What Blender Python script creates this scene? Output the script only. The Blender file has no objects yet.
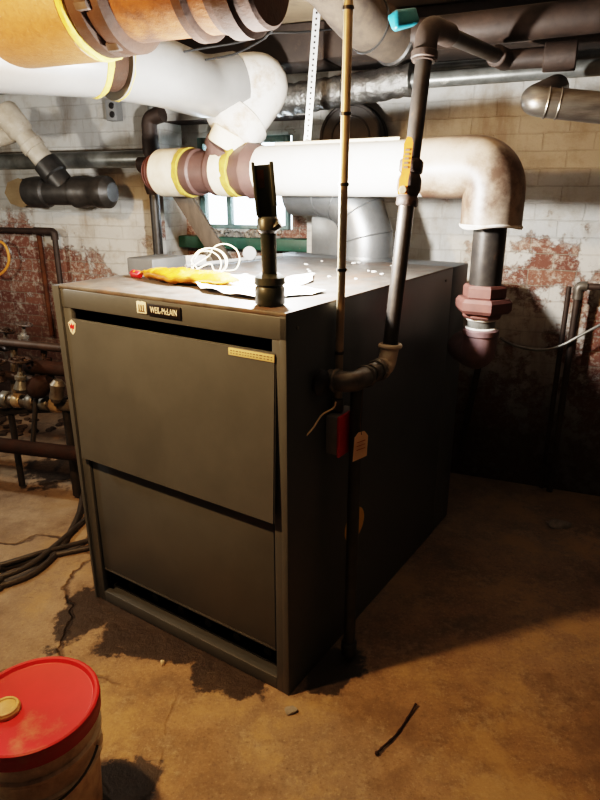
# Basement boiler room: real-scale scene, metres, z up, built in mesh code.
import bpy, bmesh, math, random
from mathutils import Vector as V, Matrix, noise
random.seed(7)
scene = bpy.context.scene
COL = scene.collection
PI = math.pi

# ------------------------------------------------------------------ materials
def mat(name, c1, c2=None, scale=9.0, rough=.6, metal=0.0, bump=.15, lo=.38, hi=.66, c3=None, s3=3.0, lo3=.55, hi3=.68,
        rough2=None, stretch=(1, 1, 1), emit=0.0, spec=.5, dist=.01):
    m = bpy.data.materials.new(name); m.use_nodes = True
    nt = m.node_tree; N = nt.nodes; L = nt.links
    b = N['Principled BSDF']
    b.inputs['Roughness'].default_value = rough; b.inputs['Metallic'].default_value = metal
    b.inputs['Specular IOR Level'].default_value = spec
    tc = N.new('ShaderNodeTexCoord'); mp = N.new('ShaderNodeMapping'); mp.inputs['Scale'].default_value = stretch
    L.new(tc.outputs['Object'], mp.inputs['Vector'])
    n = N.new('ShaderNodeTexNoise'); n.inputs['Scale'].default_value = scale; n.inputs['Detail'].default_value = 7
    n.inputs['Roughness'].default_value = .65
    L.new(mp.outputs['Vector'], n.inputs['Vector'])
    r = N.new('ShaderNodeMapRange'); r.inputs['From Min'].default_value = lo; r.inputs['From Max'].default_value = hi
    L.new(n.outputs['Fac'], r.inputs['Value'])
    mx = N.new('ShaderNodeMix'); mx.data_type = 'RGBA'
    mx.inputs[6].default_value = (*c1, 1); mx.inputs[7].default_value = (*(c2 or [v * .7 for v in c1]), 1)
    L.new(r.outputs['Result'], mx.inputs[0])
    out = mx.outputs[2]
    if c3:
        n3 = N.new('ShaderNodeTexNoise'); n3.inputs['Scale'].default_value = s3; n3.inputs['Detail'].default_value = 8
        n3.inputs['Roughness'].default_value = .7
        L.new(mp.outputs['Vector'], n3.inputs['Vector'])
        r3 = N.new('ShaderNodeMapRange'); r3.inputs['From Min'].default_value = lo3; r3.inputs['From Max'].default_value = hi3
        L.new(n3.outputs['Fac'], r3.inputs['Value'])
        m3 = N.new('ShaderNodeMix'); m3.data_type = 'RGBA'; m3.inputs[7].default_value = (*c3, 1)
        L.new(r3.outputs['Result'], m3.inputs[0]); L.new(out, m3.inputs[6]); out = m3.outputs[2]
        if rough2 is not None:
            rr = N.new('ShaderNodeMix'); rr.inputs[2].default_value = rough; rr.inputs[3].default_value = rough2
            L.new(r3.outputs['Result'], rr.inputs[0]); L.new(rr.outputs[0], b.inputs['Roughness'])
    L.new(out, b.inputs['Base Color'])
    if bump:
        bp = N.new('ShaderNodeBump'); bp.inputs['Strength'].default_value = bump; bp.inputs['Distance'].default_value = dist
        L.new(n.outputs['Fac'], bp.inputs['Height']); L.new(bp.outputs['Normal'], b.inputs['Normal'])
    if emit:
        b.inputs['Emission Color'].default_value = (*c1, 1); b.inputs['Emission Strength'].default_value = emit
    return m

class NT:
    """small node-graph writer"""
    def __init__(s, name):
        s.m = bpy.data.materials.new(name); s.m.use_nodes = True
        s.N = s.m.node_tree.nodes; s.L = s.m.node_tree.links; s.b = s.N['Principled BSDF']
    def put(s, sock, v):
        if hasattr(v, 'is_output'): s.L.new(v, sock)
        elif isinstance(v, tuple) and len(v) == 3 and sock.type == 'RGBA': sock.default_value = (*v, 1)
        else: sock.default_value = v
    def noise(s, vec, scale, detail=6, rough=.6):
        n = s.N.new('ShaderNodeTexNoise'); s.put(n.inputs['Vector'], vec)
        n.inputs['Scale'].default_value = scale; n.inputs['Detail'].default_value = detail; n.inputs['Roughness'].default_value = rough
        return n.outputs['Fac']
    def ramp(s, v, a, b, c=0.0, d=1.0):
        r = s.N.new('ShaderNodeMapRange'); s.put(r.inputs['Value'], v)
        for k, x in zip(('From Min', 'From Max', 'To Min', 'To Max'), (a, b, c, d)): r.inputs[k].default_value = x
        return r.outputs['Result']
    def mix(s, f, a, b, mode='MIX'):
        m = s.N.new('ShaderNodeMix'); m.data_type = 'RGBA'; m.blend_type = mode
        s.put(m.inputs[0], f); s.put(m.inputs[6], a); s.put(m.inputs[7], b); return m.outputs[2]
    def math(s, op, a, b=0.0):
        m = s.N.new('ShaderNodeMath'); m.operation = op; s.put(m.inputs[0], a); s.put(m.inputs[1], b); return m.outputs[0]
    def uv(s):
        t = s.N.new('ShaderNodeTexCoord'); return t.outputs['UV']
    def sep(s, v):
        n = s.N.new('ShaderNodeSeparateXYZ'); s.put(n.inputs[0], v); return n.outputs
    def spot(s, vec, c, r):
        """1 inside a soft disc about c (uv metres), 0 outside"""
        d = s.N.new('ShaderNodeVectorMath'); d.operation = 'DISTANCE'; s.put(d.inputs[0], vec); d.inputs[1].default_value = (c[0], c[1], 0)
        return s.ramp(d.outputs['Value'], r, 0.0)
    def bump(s, h, st, dist=.01):
        b = s.N.new('ShaderNodeBump'); b.inputs['Strength'].default_value = st; b.inputs['Distance'].default_value = dist
        s.put(b.inputs['Height'], h); s.L.new(b.outputs['Normal'], s.b.inputs['Normal'])

def brick_material(name, exposed=0.0, spots=()):
    g = NT(name); uv = g.uv()
    wob = g.N.new('ShaderNodeVectorMath'); wob.operation = 'ADD'
    nn = g.N.new('ShaderNodeTexNoise'); nn.inputs['Scale'].default_value = 9; nn.inputs['Detail'].default_value = 4; g.put(nn.inputs['Vector'], uv)
    sc_ = g.N.new('ShaderNodeVectorMath'); sc_.operation = 'SCALE'; g.put(sc_.inputs[0], nn.outputs['Color']); sc_.inputs['Scale'].default_value = .014
    g.put(wob.inputs[0], uv); g.put(wob.inputs[1], sc_.outputs[0])
    vec = wob.outputs[0]
    def brick(c1, c2, cm):
        b = g.N.new('ShaderNodeTexBrick'); g.put(b.inputs['Vector'], vec)
        b.inputs['Scale'].default_value = 1.0; b.inputs['Mortar Size'].default_value = .0035; b.inputs['Mortar Smooth'].default_value = .35
        b.inputs['Brick Width'].default_value = .215; b.inputs['Row Height'].default_value = .076
        b.inputs['Color1'].default_value = (*c1, 1); b.inputs['Color2'].default_value = (*c2, 1); b.inputs['Mortar'].default_value = (*cm, 1)
        return b
    st_ = g.N.new('ShaderNodeVectorMath'); st_.operation = 'MULTIPLY'; g.put(st_.inputs[0], uv); st_.inputs[1].default_value = (1.9, .45, 1)
    strv = st_.outputs[0]
    bare = brick((.135, .048, .033), (.20, .088, .058), (.21, .165, .13))
    fine = g.noise(uv, 34, 8, .75); mid = g.noise(uv, 7, 8, .7); big = g.noise(uv, 1.7, 5, .55)
    bare_c = g.mix(g.ramp(g.math('ADD', g.math('MULTIPLY', fine, .6), g.math('MULTIPLY', mid, .4)), .50, .60, 0, .85), bare.outputs['Color'], (.46, .41, .35))
    paint = brick((.54, .53, .50), (.52, .51, .48), (.475, .46, .43))
    paint_c = g.mix(g.ramp(mid, .48, .66, 0, .75), paint.outputs['Color'], (.37, .32, .26))
    paint_c = g.mix(g.ramp(g.noise(strv, 2.2, 6, .65), .53, .66, 0, .7), paint_c, (.27, .215, .165))
    paint_c = g.mix(g.ramp(big, .50, .66, 0, .55), paint_c, (.34, .33, .31))
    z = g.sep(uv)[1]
    m = g.math('ADD', g.math('MULTIPLY', mid, .6), g.math('MULTIPLY', big, .55))
    m = g.math('ADD', m, g.math('MULTIPLY', fine, .22))
    m = g.math('ADD', m, g.ramp(z, .2, 1.75, .13 + exposed, -.12 + exposed))
    for c, r, k in spots:
        m = g.math('ADD', m, g.math('MULTIPLY', g.spot(uv, c, r), k))
    mask = g.ramp(m, .735, .78)
    col = g.mix(mask, paint_c, bare_c)
    col = g.mix(g.ramp(z, .25, .95, .88, 0), col, (.035, .022, .016))  # wall darkened towards its foot: the shade down there is put into the colour
    g.put(g.b.inputs['Base Color'], col); g.b.inputs['Roughness'].default_value = .8
    h = g.math('ADD', g.math('MULTIPLY', bare.outputs['Fac'], g.ramp(mid, .35, .7, -.05, -.6)), g.math('MULTIPLY', mid, .9))
    h = g.math('ADD', h, g.math('MULTIPLY', mask, -.35)); h = g.math('ADD', h, g.math('MULTIPLY', fine, .25))
    g.bump(h, .8, .012)
    return g.m

def floor_material():
    g = NT('floor_concrete'); uv = g.uv()
    big = g.noise(uv, 1.3, 6, .6); mid = g.noise(uv, 5, 8, .7); fine = g.noise(uv, 28, 8, .75)
    c = g.mix(g.ramp(mid, .36, .64), (.31, .205, .115), (.15, .098, .057))
    c = g.mix(g.ramp(big, .45, .62, 0, .75), c, (.25, .20, .155))
    c = g.mix(g.ramp(g.math('ADD', g.math('MULTIPLY', fine, .5), g.math('MULTIPLY', mid, .5)), .51, .62, 0, .75), c, (.40, .31, .21))
    c = g.mix(g.ramp(fine, .44, .28, 0, .65), c, (.10, .07, .05))
    spk = g.noise(uv, 95, 4, .7)
    c = g.mix(g.ramp(spk, .56, .72, 0, .55), c, (.47, .37, .25)); c = g.mix(g.ramp(spk, .44, .30, 0, .6), c, (.07, .045, .03))
    ochre = g.noise(uv, 2.6, 7, .68)
    c = g.mix(g.ramp(ochre, .50, .60, 0, .6), c, (.40, .27, .125)); c = g.mix(g.ramp(ochre, .47, .37, 0, .55), c, (.11, .075, .05))
    ys = g.sep(uv)
    left = g.ramp(g.math('ADD', ys[0], g.math('MULTIPLY', mid, .5)), -.55, -1.0)
    c = g.mix(g.math('MULTIPLY', left, .7), c, g.mix(g.ramp(mid, .4, .62), (.33, .27, .21), (.17, .13, .10)))
    # cracks
    vo = g.N.new('ShaderNodeTexVoronoi'); vo.feature = 'DISTANCE_TO_EDGE'; vo.inputs['Scale'].default_value = .95
    wv = g.N.new('ShaderNodeVectorMath'); wv.operation = 'ADD'
    nn = g.N.new('ShaderNodeTexNoise'); nn.inputs['Scale'].default_value = 4; nn.inputs['Detail'].default_value = 6; g.put(nn.inputs['Vector'], uv)
    sv = g.N.new('ShaderNodeVectorMath'); sv.operation = 'SCALE'; g.put(sv.inputs[0], nn.outputs['Color']); sv.inputs['Scale'].default_value = .25
    g.put(wv.inputs[0], uv); g.put(wv.inputs[1], sv.outputs[0]); g.put(vo.inputs['Vector'], wv.outputs[0])
    crack = g.math('MULTIPLY', g.math('MULTIPLY', g.ramp(vo.outputs['Distance'], .009, .002), g.ramp(big, .44, .56)), g.ramp(ys[0], .25, -.1))
    c = g.mix(g.math('MULTIPLY', crack, .75), c, (.06, .04, .028))
    # damp stains round the boiler foot; the disc beside the pail paints its shadow
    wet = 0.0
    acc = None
    for p, r in FLOOR_STAINS_SHADOW:
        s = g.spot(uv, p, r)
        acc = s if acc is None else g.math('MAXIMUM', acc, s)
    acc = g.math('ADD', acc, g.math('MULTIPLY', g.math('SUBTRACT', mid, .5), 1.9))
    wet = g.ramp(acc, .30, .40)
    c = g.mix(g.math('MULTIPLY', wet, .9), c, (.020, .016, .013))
    g.put(g.b.inputs['Base Color'], c)
    rr = g.ramp(fine, .3, .7, .55, .85); rw = g.math('SUBTRACT', rr, g.math('MULTIPLY', wet, .25)); g.put(g.b.inputs['Roughness'], rw)
    h = g.math('ADD', g.math('MULTIPLY', mid, .6), g.math('MULTIPLY', fine, .35)); h = g.math('SUBTRACT', h, g.math('MULTIPLY', crack, .9))
    g.bump(h, .9, .015)
    return g.m

# ------------------------------------------------------------------ mesh helpers
def new(): return bmesh.new()
def world(o):
    p = V((0, 0, 0))
    while o is not None: p = p + o.location; o = o.parent
    return p
def obj(name, bm, m, parent=None, label=None, smooth=True, ang=38, loc=None):
    """links a bmesh given in world coordinates as one mesh object with its origin at its foot"""
    vs = [v.co for v in bm.verts]
    if parent is None:
        lo = V([min(v[i] for v in vs) for i in range(3)]); hi = V([max(v[i] for v in vs) for i in range(3)])
        org = V(((lo.x + hi.x) / 2, (lo.y + hi.y) / 2, lo.z))
    else:
        org = sum(vs, V((0, 0, 0))) / len(vs)
    bmesh.ops.translate(bm, verts=bm.verts, vec=-org)
    bmesh.ops.recalc_face_normals(bm, faces=bm.faces)
    me = bpy.data.meshes.new(name); bm.to_mesh(me); bm.free()
    if smooth:
        for p in me.polygons: p.use_smooth = True
        me.set_sharp_from_angle(angle=math.radians(ang))
    me.materials.append(m)
    o = bpy.data.objects.new(name, me); COL.objects.link(o)
    o.parent = parent
    o.location = org - (world(parent) if parent else V((0, 0, 0)))
    if label: o['label'] = label
    return o
def tag(o, label, cat, group=None, kind=None):
    if label: o['label'] = label
    if cat: o['category'] = cat
    if group: o['group'] = group
    if kind: o['kind'] = kind
    return o
def thing(name, loc, label, cat, group=None):
    o = bpy.data.objects.new(name, None); COL.objects.link(o); o.location = loc; o.empty_display_size = .05
    return tag(o, label, cat, group)
def struct(o): o['kind'] = 'structure'; return o

def box(bm, M, x0, x1, y0, y1, z0, z1, bev=0.0, seg=2):
    t = bmesh.new()
    bmesh.ops.create_cube(t, size=1)
    for v in t.verts:
        v.co = V((x0 + (v.co.x + .5) * (x1 - x0), y0 + (v.co.y + .5) * (y1 - y0), z0 + (v.co.z + .5) * (z1 - z0)))
    if bev: bmesh.ops.bevel(t, geom=t.edges[:], offset=bev, segments=seg, affect='EDGES', profile=.5)
    bmesh.ops.transform(t, matrix=M, verts=t.verts)
    merge(bm, t)
def merge(bm, t):
    mp = {v: bm.verts.new(v.co) for v in t.verts}
    for f in t.faces:
        try: bm.faces.new([mp[v] for v in f.verts])
        except ValueError: pass
    t.free()
def ring(bm, c, a, b, r, n): return [bm.verts.new(c + a * (math.cos(2 * PI * k / n) * r) + b * (math.sin(2 * PI * k / n) * r)) for k in range(n)]
def skin(bm, A, B):
    n = len(A)
    for k in range(n): bm.faces.new((A[k], A[(k + 1) % n], B[(k + 1) % n], B[k]))
def perp(d):
    u = V((0, 0, 1)) if abs(d.z) < .9 else V((1, 0, 0))
    a = d.cross(u).normalized(); return a, a.cross(d).normalized()
def tube(bm, pts, r, n=20, cap=True):
    pts = [V(p) for p in pts]; R = r if isinstance(r, (list, tuple)) else [r] * len(pts)
    d = (pts[1] - pts[0]).normalized(); a, b = perp(d); prev = None; first = None
    for i, p in enumerate(pts):
        t = (pts[min(i + 1, len(pts) - 1)] - pts[max(i - 1, 0)]).normalized()
        a = (a - t * a.dot(t)).normalized(); b = t.cross(a)
        rg = ring(bm, p, a, b, R[i], n)
        if prev: skin(bm, prev, rg)
        else: first = rg
        prev = rg
    if cap: bm.faces.new(first[::-1]); bm.faces.new(prev)
    return bm
def fillet(pts, rad, seg=8):
    pts = [V(p) for p in pts]; out = [pts[0]]
    for i in range(1, len(pts) - 1):
        p = pts[i]; u = (pts[i - 1] - p); w = (pts[i + 1] - p)
        k = rad[i - 1] if isinstance(rad, (list, tuple)) else rad
        k = min(k, u.length * .49, w.length * .49)
        a = p + u.normalized() * k; c = p + w.normalized() * k
        for j in range(seg + 1):
            t = j / seg; out.append(a * (1 - t) ** 2 + p * 2 * t * (1 - t) + c * t * t)
    out.append(pts[-1]); return out
def spline(pts, sub=8):
    pts = [V(p) for p in pts]; q = [pts[0] * 2 - pts[1]] + pts + [pts[-1] * 2 - pts[-2]]; out = []
    for i in range(1, len(q) - 2):
        a, b, c, d = q[i - 1:i + 3]
        for j in range(sub):
            t = j / sub
            out.append(.5 * ((2 * b) + (c - a) * t + (2 * a - 5 * b + 4 * c - d) * t * t + (3 * b - a - 3 * c + d) * t ** 3))
    out.append(pts[-1]); return out
def lathe(bm, p0, p1, prof, n=28):
    """prof: (fraction along p0->p1, radius)"""
    p0, p1 = V(p0), V(p1); d = (p1 - p0); t = d.normalized(); a, b = perp(t); prev = None
    for s, r in prof:
        rg = ring(bm, p0 + d * s, a, b, max(r, 1e-4), n)
        if prev: skin(bm, prev, rg)
        else: bm.faces.new(rg[::-1])
        prev = rg
    bm.faces.new(prev); return bm
def cyl(bm, p0, p1, r, n=24, bev=0.0, r2=None):
    r2 = r if r2 is None else r2; L = (V(p1) - V(p0)).length
    if bev: return lathe(bm, p0, p1, [(0, r - bev), (bev / L, r), (1 - bev / L, r2), (1, r2 - bev)], n)
    return lathe(bm, p0, p1, [(0, r), (1, r2)], n)
def nut(bm, p0, p1, r, sides=6):
    L = (V(p1) - V(p0)).length; k = min(.12 * r / L, .3)
    return lathe(bm, p0, p1, [(0, r * .9), (k, r), (1 - k, r), (1, r * .9)], sides)
def poly(bm, pts, th, nrm):
    a = [bm.verts.new(V(p)) for p in pts]; b = [bm.verts.new(V(p) + V(nrm) * th) for p in pts]
    bm.faces.new(a[::-1]); bm.faces.new(b); skin(bm, a, b)
def disp(bm, amp, fr, seed=0):
    for v in bm.verts:
        q = v.co * fr + V((seed, seed * 1.7, seed * .3)); v.co = v.co + noise.noise_vector(q) * amp
def torus(bm, c, ax, R, r, n=28, m=8):
    c = V(c); ax = V(ax).normalized(); a, b = perp(ax); rings = []
    for i in range(n):
        th = 2 * PI * i / n; d = a * math.cos(th) + b * math.sin(th)
        rings.append(ring(bm, c + d * R, d, ax, r, m))
    for i in range(n): skin(bm, rings[i], rings[(i + 1) % n])
def lerp(a, b, t): return V(a) * (1 - t) + V(b) * t

# ------------------------------------------------------------------ frames
FD = V((.8341, -.5517, 0)); DD = V((.5517, .8341, 0)); UP = V((0, 0, 1))
BO = V((-.788, 2.033, 0)); BW, BD, BH = .9030, 1.174, 1.206
MB = Matrix(((FD.x, DD.x, 0, BO.x), (FD.y, DD.y, 0, BO.y), (0, 0, 1, 0), (0, 0, 0, 1)))
def bl(x, y, z): return MB @ V((x, y, z))
PSI = math.radians(22)
WR = V((math.cos(PSI), -math.sin(PSI), 0)); WN = V((math.sin(PSI), math.cos(PSI), 0)); WP = V((1.41, 2.92, 0))
MW = Matrix(((WR.x, WN.x, 0, WP.x), (WR.y, WN.y, 0, WP.y), (0, 0, 1, 0), (0, 0, 0, 1)))   # x along the back wall, y into it
MI = Matrix.Identity(4)
def wu(p): return (V(p) - WP).dot(WR)
CEIL = 2.2

# ------------------------------------------------------------------ material set
FLOOR_STAINS_SHADOW = [((-0.771, 1.954, 0.000)[:2], .26), ((-0.604, 1.886, 0.000)[:2], .26), ((-0.422, 1.790, 0.000)[:2], .22), ((-0.271, 1.656, 0.000)[:2], .15), ((-0.161, 1.603, 0.000)[:2], .14),
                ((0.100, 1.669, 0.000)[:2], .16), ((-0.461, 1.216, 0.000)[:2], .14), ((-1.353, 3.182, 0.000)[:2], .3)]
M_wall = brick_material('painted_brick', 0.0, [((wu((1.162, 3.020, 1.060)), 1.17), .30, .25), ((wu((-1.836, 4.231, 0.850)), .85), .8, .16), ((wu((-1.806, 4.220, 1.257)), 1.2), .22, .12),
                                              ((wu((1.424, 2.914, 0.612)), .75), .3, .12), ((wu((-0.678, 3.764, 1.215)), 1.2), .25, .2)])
M_darkmetal = mat('dark_metal', (.028, .022, .018), (.016, .013, .011), 20, .7)
M_dim = mat('dark_unseen_wall', (.030, .025, .020), (.018, .015, .012), 4, .9)  # walls out of view, coloured dark to cut bounced light
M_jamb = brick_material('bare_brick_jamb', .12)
M_floor = floor_material()
M_ceil = mat('ceiling_board', (.25, .185, .12), (.17, .125, .08), 3, .85, bump=.1, c3=(.12, .09, .06), lo3=.58, hi3=.72)
M_beam = mat('old_timber', (.045, .030, .022), (.02, .014, .011), 4, .8, bump=.4, stretch=(1, 1, 1), c3=(.09, .055, .035), s3=9)
M_boiler = mat('grey_enamel', (.078, .086, .092), (.066, .073, .078), 6, .42, metal=.0, bump=.02, spec=.45)
M_btop = mat('dusty_grey_enamel', (.110, .098, .085), (.055, .047, .040), 16, .58, bump=.25, c3=(.13, .075, .048), s3=5, lo3=.50, hi3=.66)
M_black = mat('black_void', (.006, .006, .006), (.004, .004, .004), rough=.9, bump=0)
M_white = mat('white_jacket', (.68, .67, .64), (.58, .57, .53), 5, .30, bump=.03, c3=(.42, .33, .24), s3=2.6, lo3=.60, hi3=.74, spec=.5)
M_shade = mat('darkened_white_jacket', (.19, .188, .182), (.16, .158, .152), 5, .28, bump=.03)  # darker copy of the white jacket, holds down the lamps' glare on it
M_elbow = mat('shaded_stained_jacket', (.36, .29, .23), (.22, .165, .12), 5, .40, bump=.05, c3=(.085, .05, .033), s3=3.5, lo3=.46, hi3=.62)  # brown stains over a base darkened for the light's falloff
M_canvas = mat('canvas_jacket', (.19, .095, .042), (.14, .07, .03), 70, .5, bump=.6, dist=.004)  # orange base: the warm bulb's tint is put into the jacket colour
M_white2 = mat('stained_white_jacket', (.74, .71, .66), (.60, .55, .49), 8, .40, bump=.08, c3=(.36, .24, .15), s3=4, lo3=.55, hi3=.68)
M_cuff = mat('cream_insulation', (.74, .68, .56), (.60, .52, .40), 12, .7, bump=.2)
M_yellow = mat('yellow_fibreglass', (.46, .33, .06), (.30, .19, .04), 30, .9, bump=.5)
M_paintfit = mat('red_primer_fitting', (.095, .055, .049), (.072, .043, .039), 14, .55, bump=.12)
M_union = mat('dark_red_fitting', (.15, .065, .055), (.095, .045, .04), 12, .5, bump=.15)
M_purple = mat('purple_brown_casting', (.17, .105, .11), (.115, .075, .075), 22, .55, bump=.2)
M_iron = mat('black_pipe', (.030, .027, .025), (.055, .048, .042), 16, .38, metal=.35, bump=.08, c3=(.12, .07, .045), s3=9, lo3=.60, hi3=.72)
M_castiron = mat('cast_iron', (.045, .042, .039), (.025, .023, .021), 18, .45, metal=.3, bump=.2)
M_greypipe = mat('dull_grey_pipe', (.26, .265, .25), (.12, .12, .11), 7, .36, metal=.5, bump=.1, c3=(.35, .34, .31), s3=20, lo3=.62, hi3=.7)
M_rust = mat('rusty_iron', (.034, .016, .009), (.016, .010, .007), 10, .8, spec=.2, bump=.6, c3=(.035, .022, .016), s3=5, lo3=.52, hi3=.66)
M_rusto = mat('orange_rust', (.115, .045, .017), (.06, .025, .012), 18, .85, spec=.2, bump=.7, c3=(.035, .018, .012), s3=7, lo3=.50, hi3=.66)
M_rustpipe = mat('brown_rusted_pipe', (.050, .032, .024), (.026, .018, .014), 12, .6, metal=.2, bump=.3)
M_brass = mat('tan_conduit', (.42, .33, .22), (.31, .24, .15), 10, .4, metal=.45, bump=.03)
M_galv = mat('galvanised_sheet', (.25, .26, .265), (.18, .188, .19), 7, .38, metal=.75, bump=.03)
M_foil = mat('crinkled_foil', (.34, .33, .31), (.16, .155, .15), 12, .28, metal=.85, bump=.9, dist=.02)
M_silver = mat('silver_duct', (.24, .215, .18), (.12, .10, .085), 6, .35, metal=.8, bump=.05, stretch=(1, 1, 6))
M_dkgreen = mat('dark_green_black_paint', (.016, .022, .017), (.03, .032, .024), 12, .38, bump=.2, c3=(.09, .05, .025), s3=16, lo3=.6, hi3=.7)
M_orange = mat('orange_lever', (.48, .15, .015), (.34, .10, .012), 16, .5, bump=.1)
M_cyan = mat('cyan_tape', (.012, .14, .18), (.008, .095, .125), 14, .4, bump=.2)
M_red = mat('red_plastic_lid', (.48, .022, .026), (.38, .018, .02), 8, .42, bump=.05, c3=(.42, .17, .09), s3=4.2, lo3=.56, hi3=.72)
M_redbox = mat('red_cover', (.60, .022, .03), (.48, .018, .024), 8, .45, bump=.03)
M_pail = mat('dirty_white_pail', (.80, .72, .56), (.62, .50, .34), 6, .5, bump=.05, c3=(.24, .14, .07), s3=4, lo3=.5, hi3=.72)
M_cap = mat('tan_cap', (.46, .31, .13), (.34, .22, .09), 14, .5, bump=.1)
M_paper = mat('white_paper', (.86, .85, .82), (.80, .79, .75), 6, .7, bump=.05)
M_bag = mat('yellow_plastic', (.46, .175, .007), (.30, .10, .006), 28, .4, bump=.5, c3=(.56, .32, .05), s3=8)
M_wire = mat('cream_wire', (.80, .70, .48), (.72, .60, .38), rough=.5, bump=0)
M_hose = mat('black_rubber_hose', (.050, .046, .042), (.035, .032, .03), 14, .5, bump=.1)
M_cord = mat('orange_cord', (.75, .32, .06), (.6, .24, .04), rough=.5, bump=0)
M_tag = mat('manila_tag', (.78, .60, .38), (.70, .52, .31), 10, .8, bump=.05)
M_oval = mat('yellow_ochre_label', (.75, .52, .10), (.64, .43, .08), 8, .6, bump=.0)
M_cream = mat('cream_sticker', (.60, .50, .28), (.52, .43, .24), 10, .6, bump=0)
M_plate = mat('black_plate', (.012, .010, .010), (.008, .007, .007), rough=.4, bump=0)
M_ink = mat('off_white_lettering', (.72, .70, .64), (.66, .64, .58), rough=.5, bump=0)
M_darkink = mat('brown_ink', (.12, .07, .04), (.10, .06, .03), rough=.7, bump=0)
M_green = mat('dark_green_paint', (.020, .085, .058), (.012, .05, .035), 10, .5, bump=.15, c3=(.14, .13, .11), s3=18, lo3=.62, hi3=.72)
M_teal = mat('weathered_teal_paint', (.10, .19, .18), (.22, .28, .27), 14, .6, bump=.1)
M_wood = mat('grey_brown_wood', (.085, .065, .048), (.05, .038, .028), 5, .7, bump=.2, stretch=(8, 8, 1))
M_gbox = mat('grey_box_paint', (.25, .25, .245), (.19, .19, .185), 8, .55, bump=.05)
M_dbox = mat('dark_grey_box_paint', (.075, .075, .072), (.05, .05, .048), 8, .5, bump=.05)
M_strap = mat('galvanised_strap', (.62, .62, .60), (.48, .48, .47), 12, .45, metal=.4, bump=.03)
M_rubble = mat('brown_rubble', (.085, .058, .038), (.04, .028, .02), 20, .9, bump=.6)
M_debris = mat('grey_debris', (.30, .28, .25), (.16, .145, .125), 20, .9, bump=.6)
M_wrap = mat('brown_canvas_wrap', (.085, .062, .043), (.045, .033, .025), 14, .85, bump=.4)
M_clay = mat('tan_clay', (.33, .25, .15), (.26, .19, .11), 12, .8, bump=.2)
M_pvc = mat('grubby_cream_pipe', (.50, .44, .36), (.36, .30, .23), 12, .5, bump=.15, c3=(.20, .13, .09), s3=8, lo3=.6, hi3=.7)
M_valve = mat('dull_valve_metal', (.18, .17, .15), (.09, .075, .06), 14, .45, metal=.5, bump=.2)
M_twig = mat('dark_twig', (.035, .016, .012), (.02, .01, .008), rough=.8, bump=.2)
M_chip = mat('plaster_white', (.62, .60, .56), (.5, .48, .44), 20, .9, bump=.2)

# glass
gm = NT('dusty_window_glass'); gm.b.inputs['Base Color'].default_value = (.95, .97, 1, 1); gm.b.inputs['Transmission Weight'].default_value = 1
gm.b.inputs['Roughness'].default_value = .12; gm.b.inputs['IOR'].default_value = 1.05; M_glass = gm.m

# ------------------------------------------------------------------ the room
def sheet(name, quads, m, normal_in=None):
    """quads: list of (4 world points, 4 uv); a plain surface of the shell"""
    bm = new(); uvl = bm.loops.layers.uv.new('UVMap')
    for ps, uvs in quads:
        f = bm.faces.new([bm.verts.new(V(p)) for p in ps])
        for lp, t in zip(f.loops, uvs): lp[uvl].uv = t
    me = bpy.data.meshes.new(name); bm.to_mesh(me); bm.free(); me.materials.append(m)
    o = bpy.data.objects.new(name, me); COL.objects.link(o); return struct(o)
def wq(u0, u1, z0, z1, off=0.0):
    return ([MW @ V((u0, off, z0)), MW @ V((u1, off, z0)), MW @ V((u1, off, z1)), MW @ V((u0, off, z1))], [(u0, z0), (u1, z0), (u1, z1), (u0, z1)])

UL, UR = -4.9, 1.5                      # ends of the back wall
REC = .24                               # depth of the window recess
OU0 = wu((-0.800, 3.813, 1.211)); OU1 = wu((0.038, 3.474, 1.263))
OZ0, OZ1 = 1.02, 1.86
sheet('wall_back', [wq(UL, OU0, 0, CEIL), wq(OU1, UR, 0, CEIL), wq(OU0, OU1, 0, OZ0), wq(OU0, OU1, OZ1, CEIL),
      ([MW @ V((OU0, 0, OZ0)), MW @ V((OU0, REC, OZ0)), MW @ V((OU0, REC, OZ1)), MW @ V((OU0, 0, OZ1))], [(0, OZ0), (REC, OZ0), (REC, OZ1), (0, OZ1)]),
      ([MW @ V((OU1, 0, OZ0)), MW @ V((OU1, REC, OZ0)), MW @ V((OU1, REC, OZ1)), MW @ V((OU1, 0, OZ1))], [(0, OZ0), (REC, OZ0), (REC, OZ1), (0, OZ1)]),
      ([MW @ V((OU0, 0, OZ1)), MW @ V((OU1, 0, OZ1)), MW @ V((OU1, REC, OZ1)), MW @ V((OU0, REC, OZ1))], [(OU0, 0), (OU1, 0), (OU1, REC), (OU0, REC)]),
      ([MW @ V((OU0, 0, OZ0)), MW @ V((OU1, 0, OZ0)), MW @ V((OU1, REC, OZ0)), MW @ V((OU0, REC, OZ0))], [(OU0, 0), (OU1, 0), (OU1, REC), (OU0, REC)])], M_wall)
# window opening in the recess' back: the panes sit between WU0..WU1
WU0 = wu((-0.582, 3.984, 1.407)); WU1 = wu((-0.046, 3.767, 1.384)); WZ0 = (-0.301, 3.870, 1.277)[2]; WZ1 = (-0.113, 3.794, 1.783)[2]
SZ0 = (-0.359, 3.807, 1.159)[2]; SZ1 = (-0.357, 3.807, 1.229)[2]
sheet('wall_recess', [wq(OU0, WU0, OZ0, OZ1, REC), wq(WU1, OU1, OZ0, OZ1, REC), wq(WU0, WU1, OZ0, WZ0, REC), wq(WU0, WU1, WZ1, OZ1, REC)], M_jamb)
a = MW @ V((UL, 0, 0)); b = MW @ V((UR, 0, 0)); c = V((2.75, -1.6, 0)); d = V((-3.3, -1.6, 0))
def side(name, p, q, m):
    L = (q - p).length; up = V((0, 0, CEIL))
    sheet(name, [([p, q, q + up, p + up], [(0, 0), (L, 0), (L, CEIL), (0, CEIL)])], m)
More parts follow.
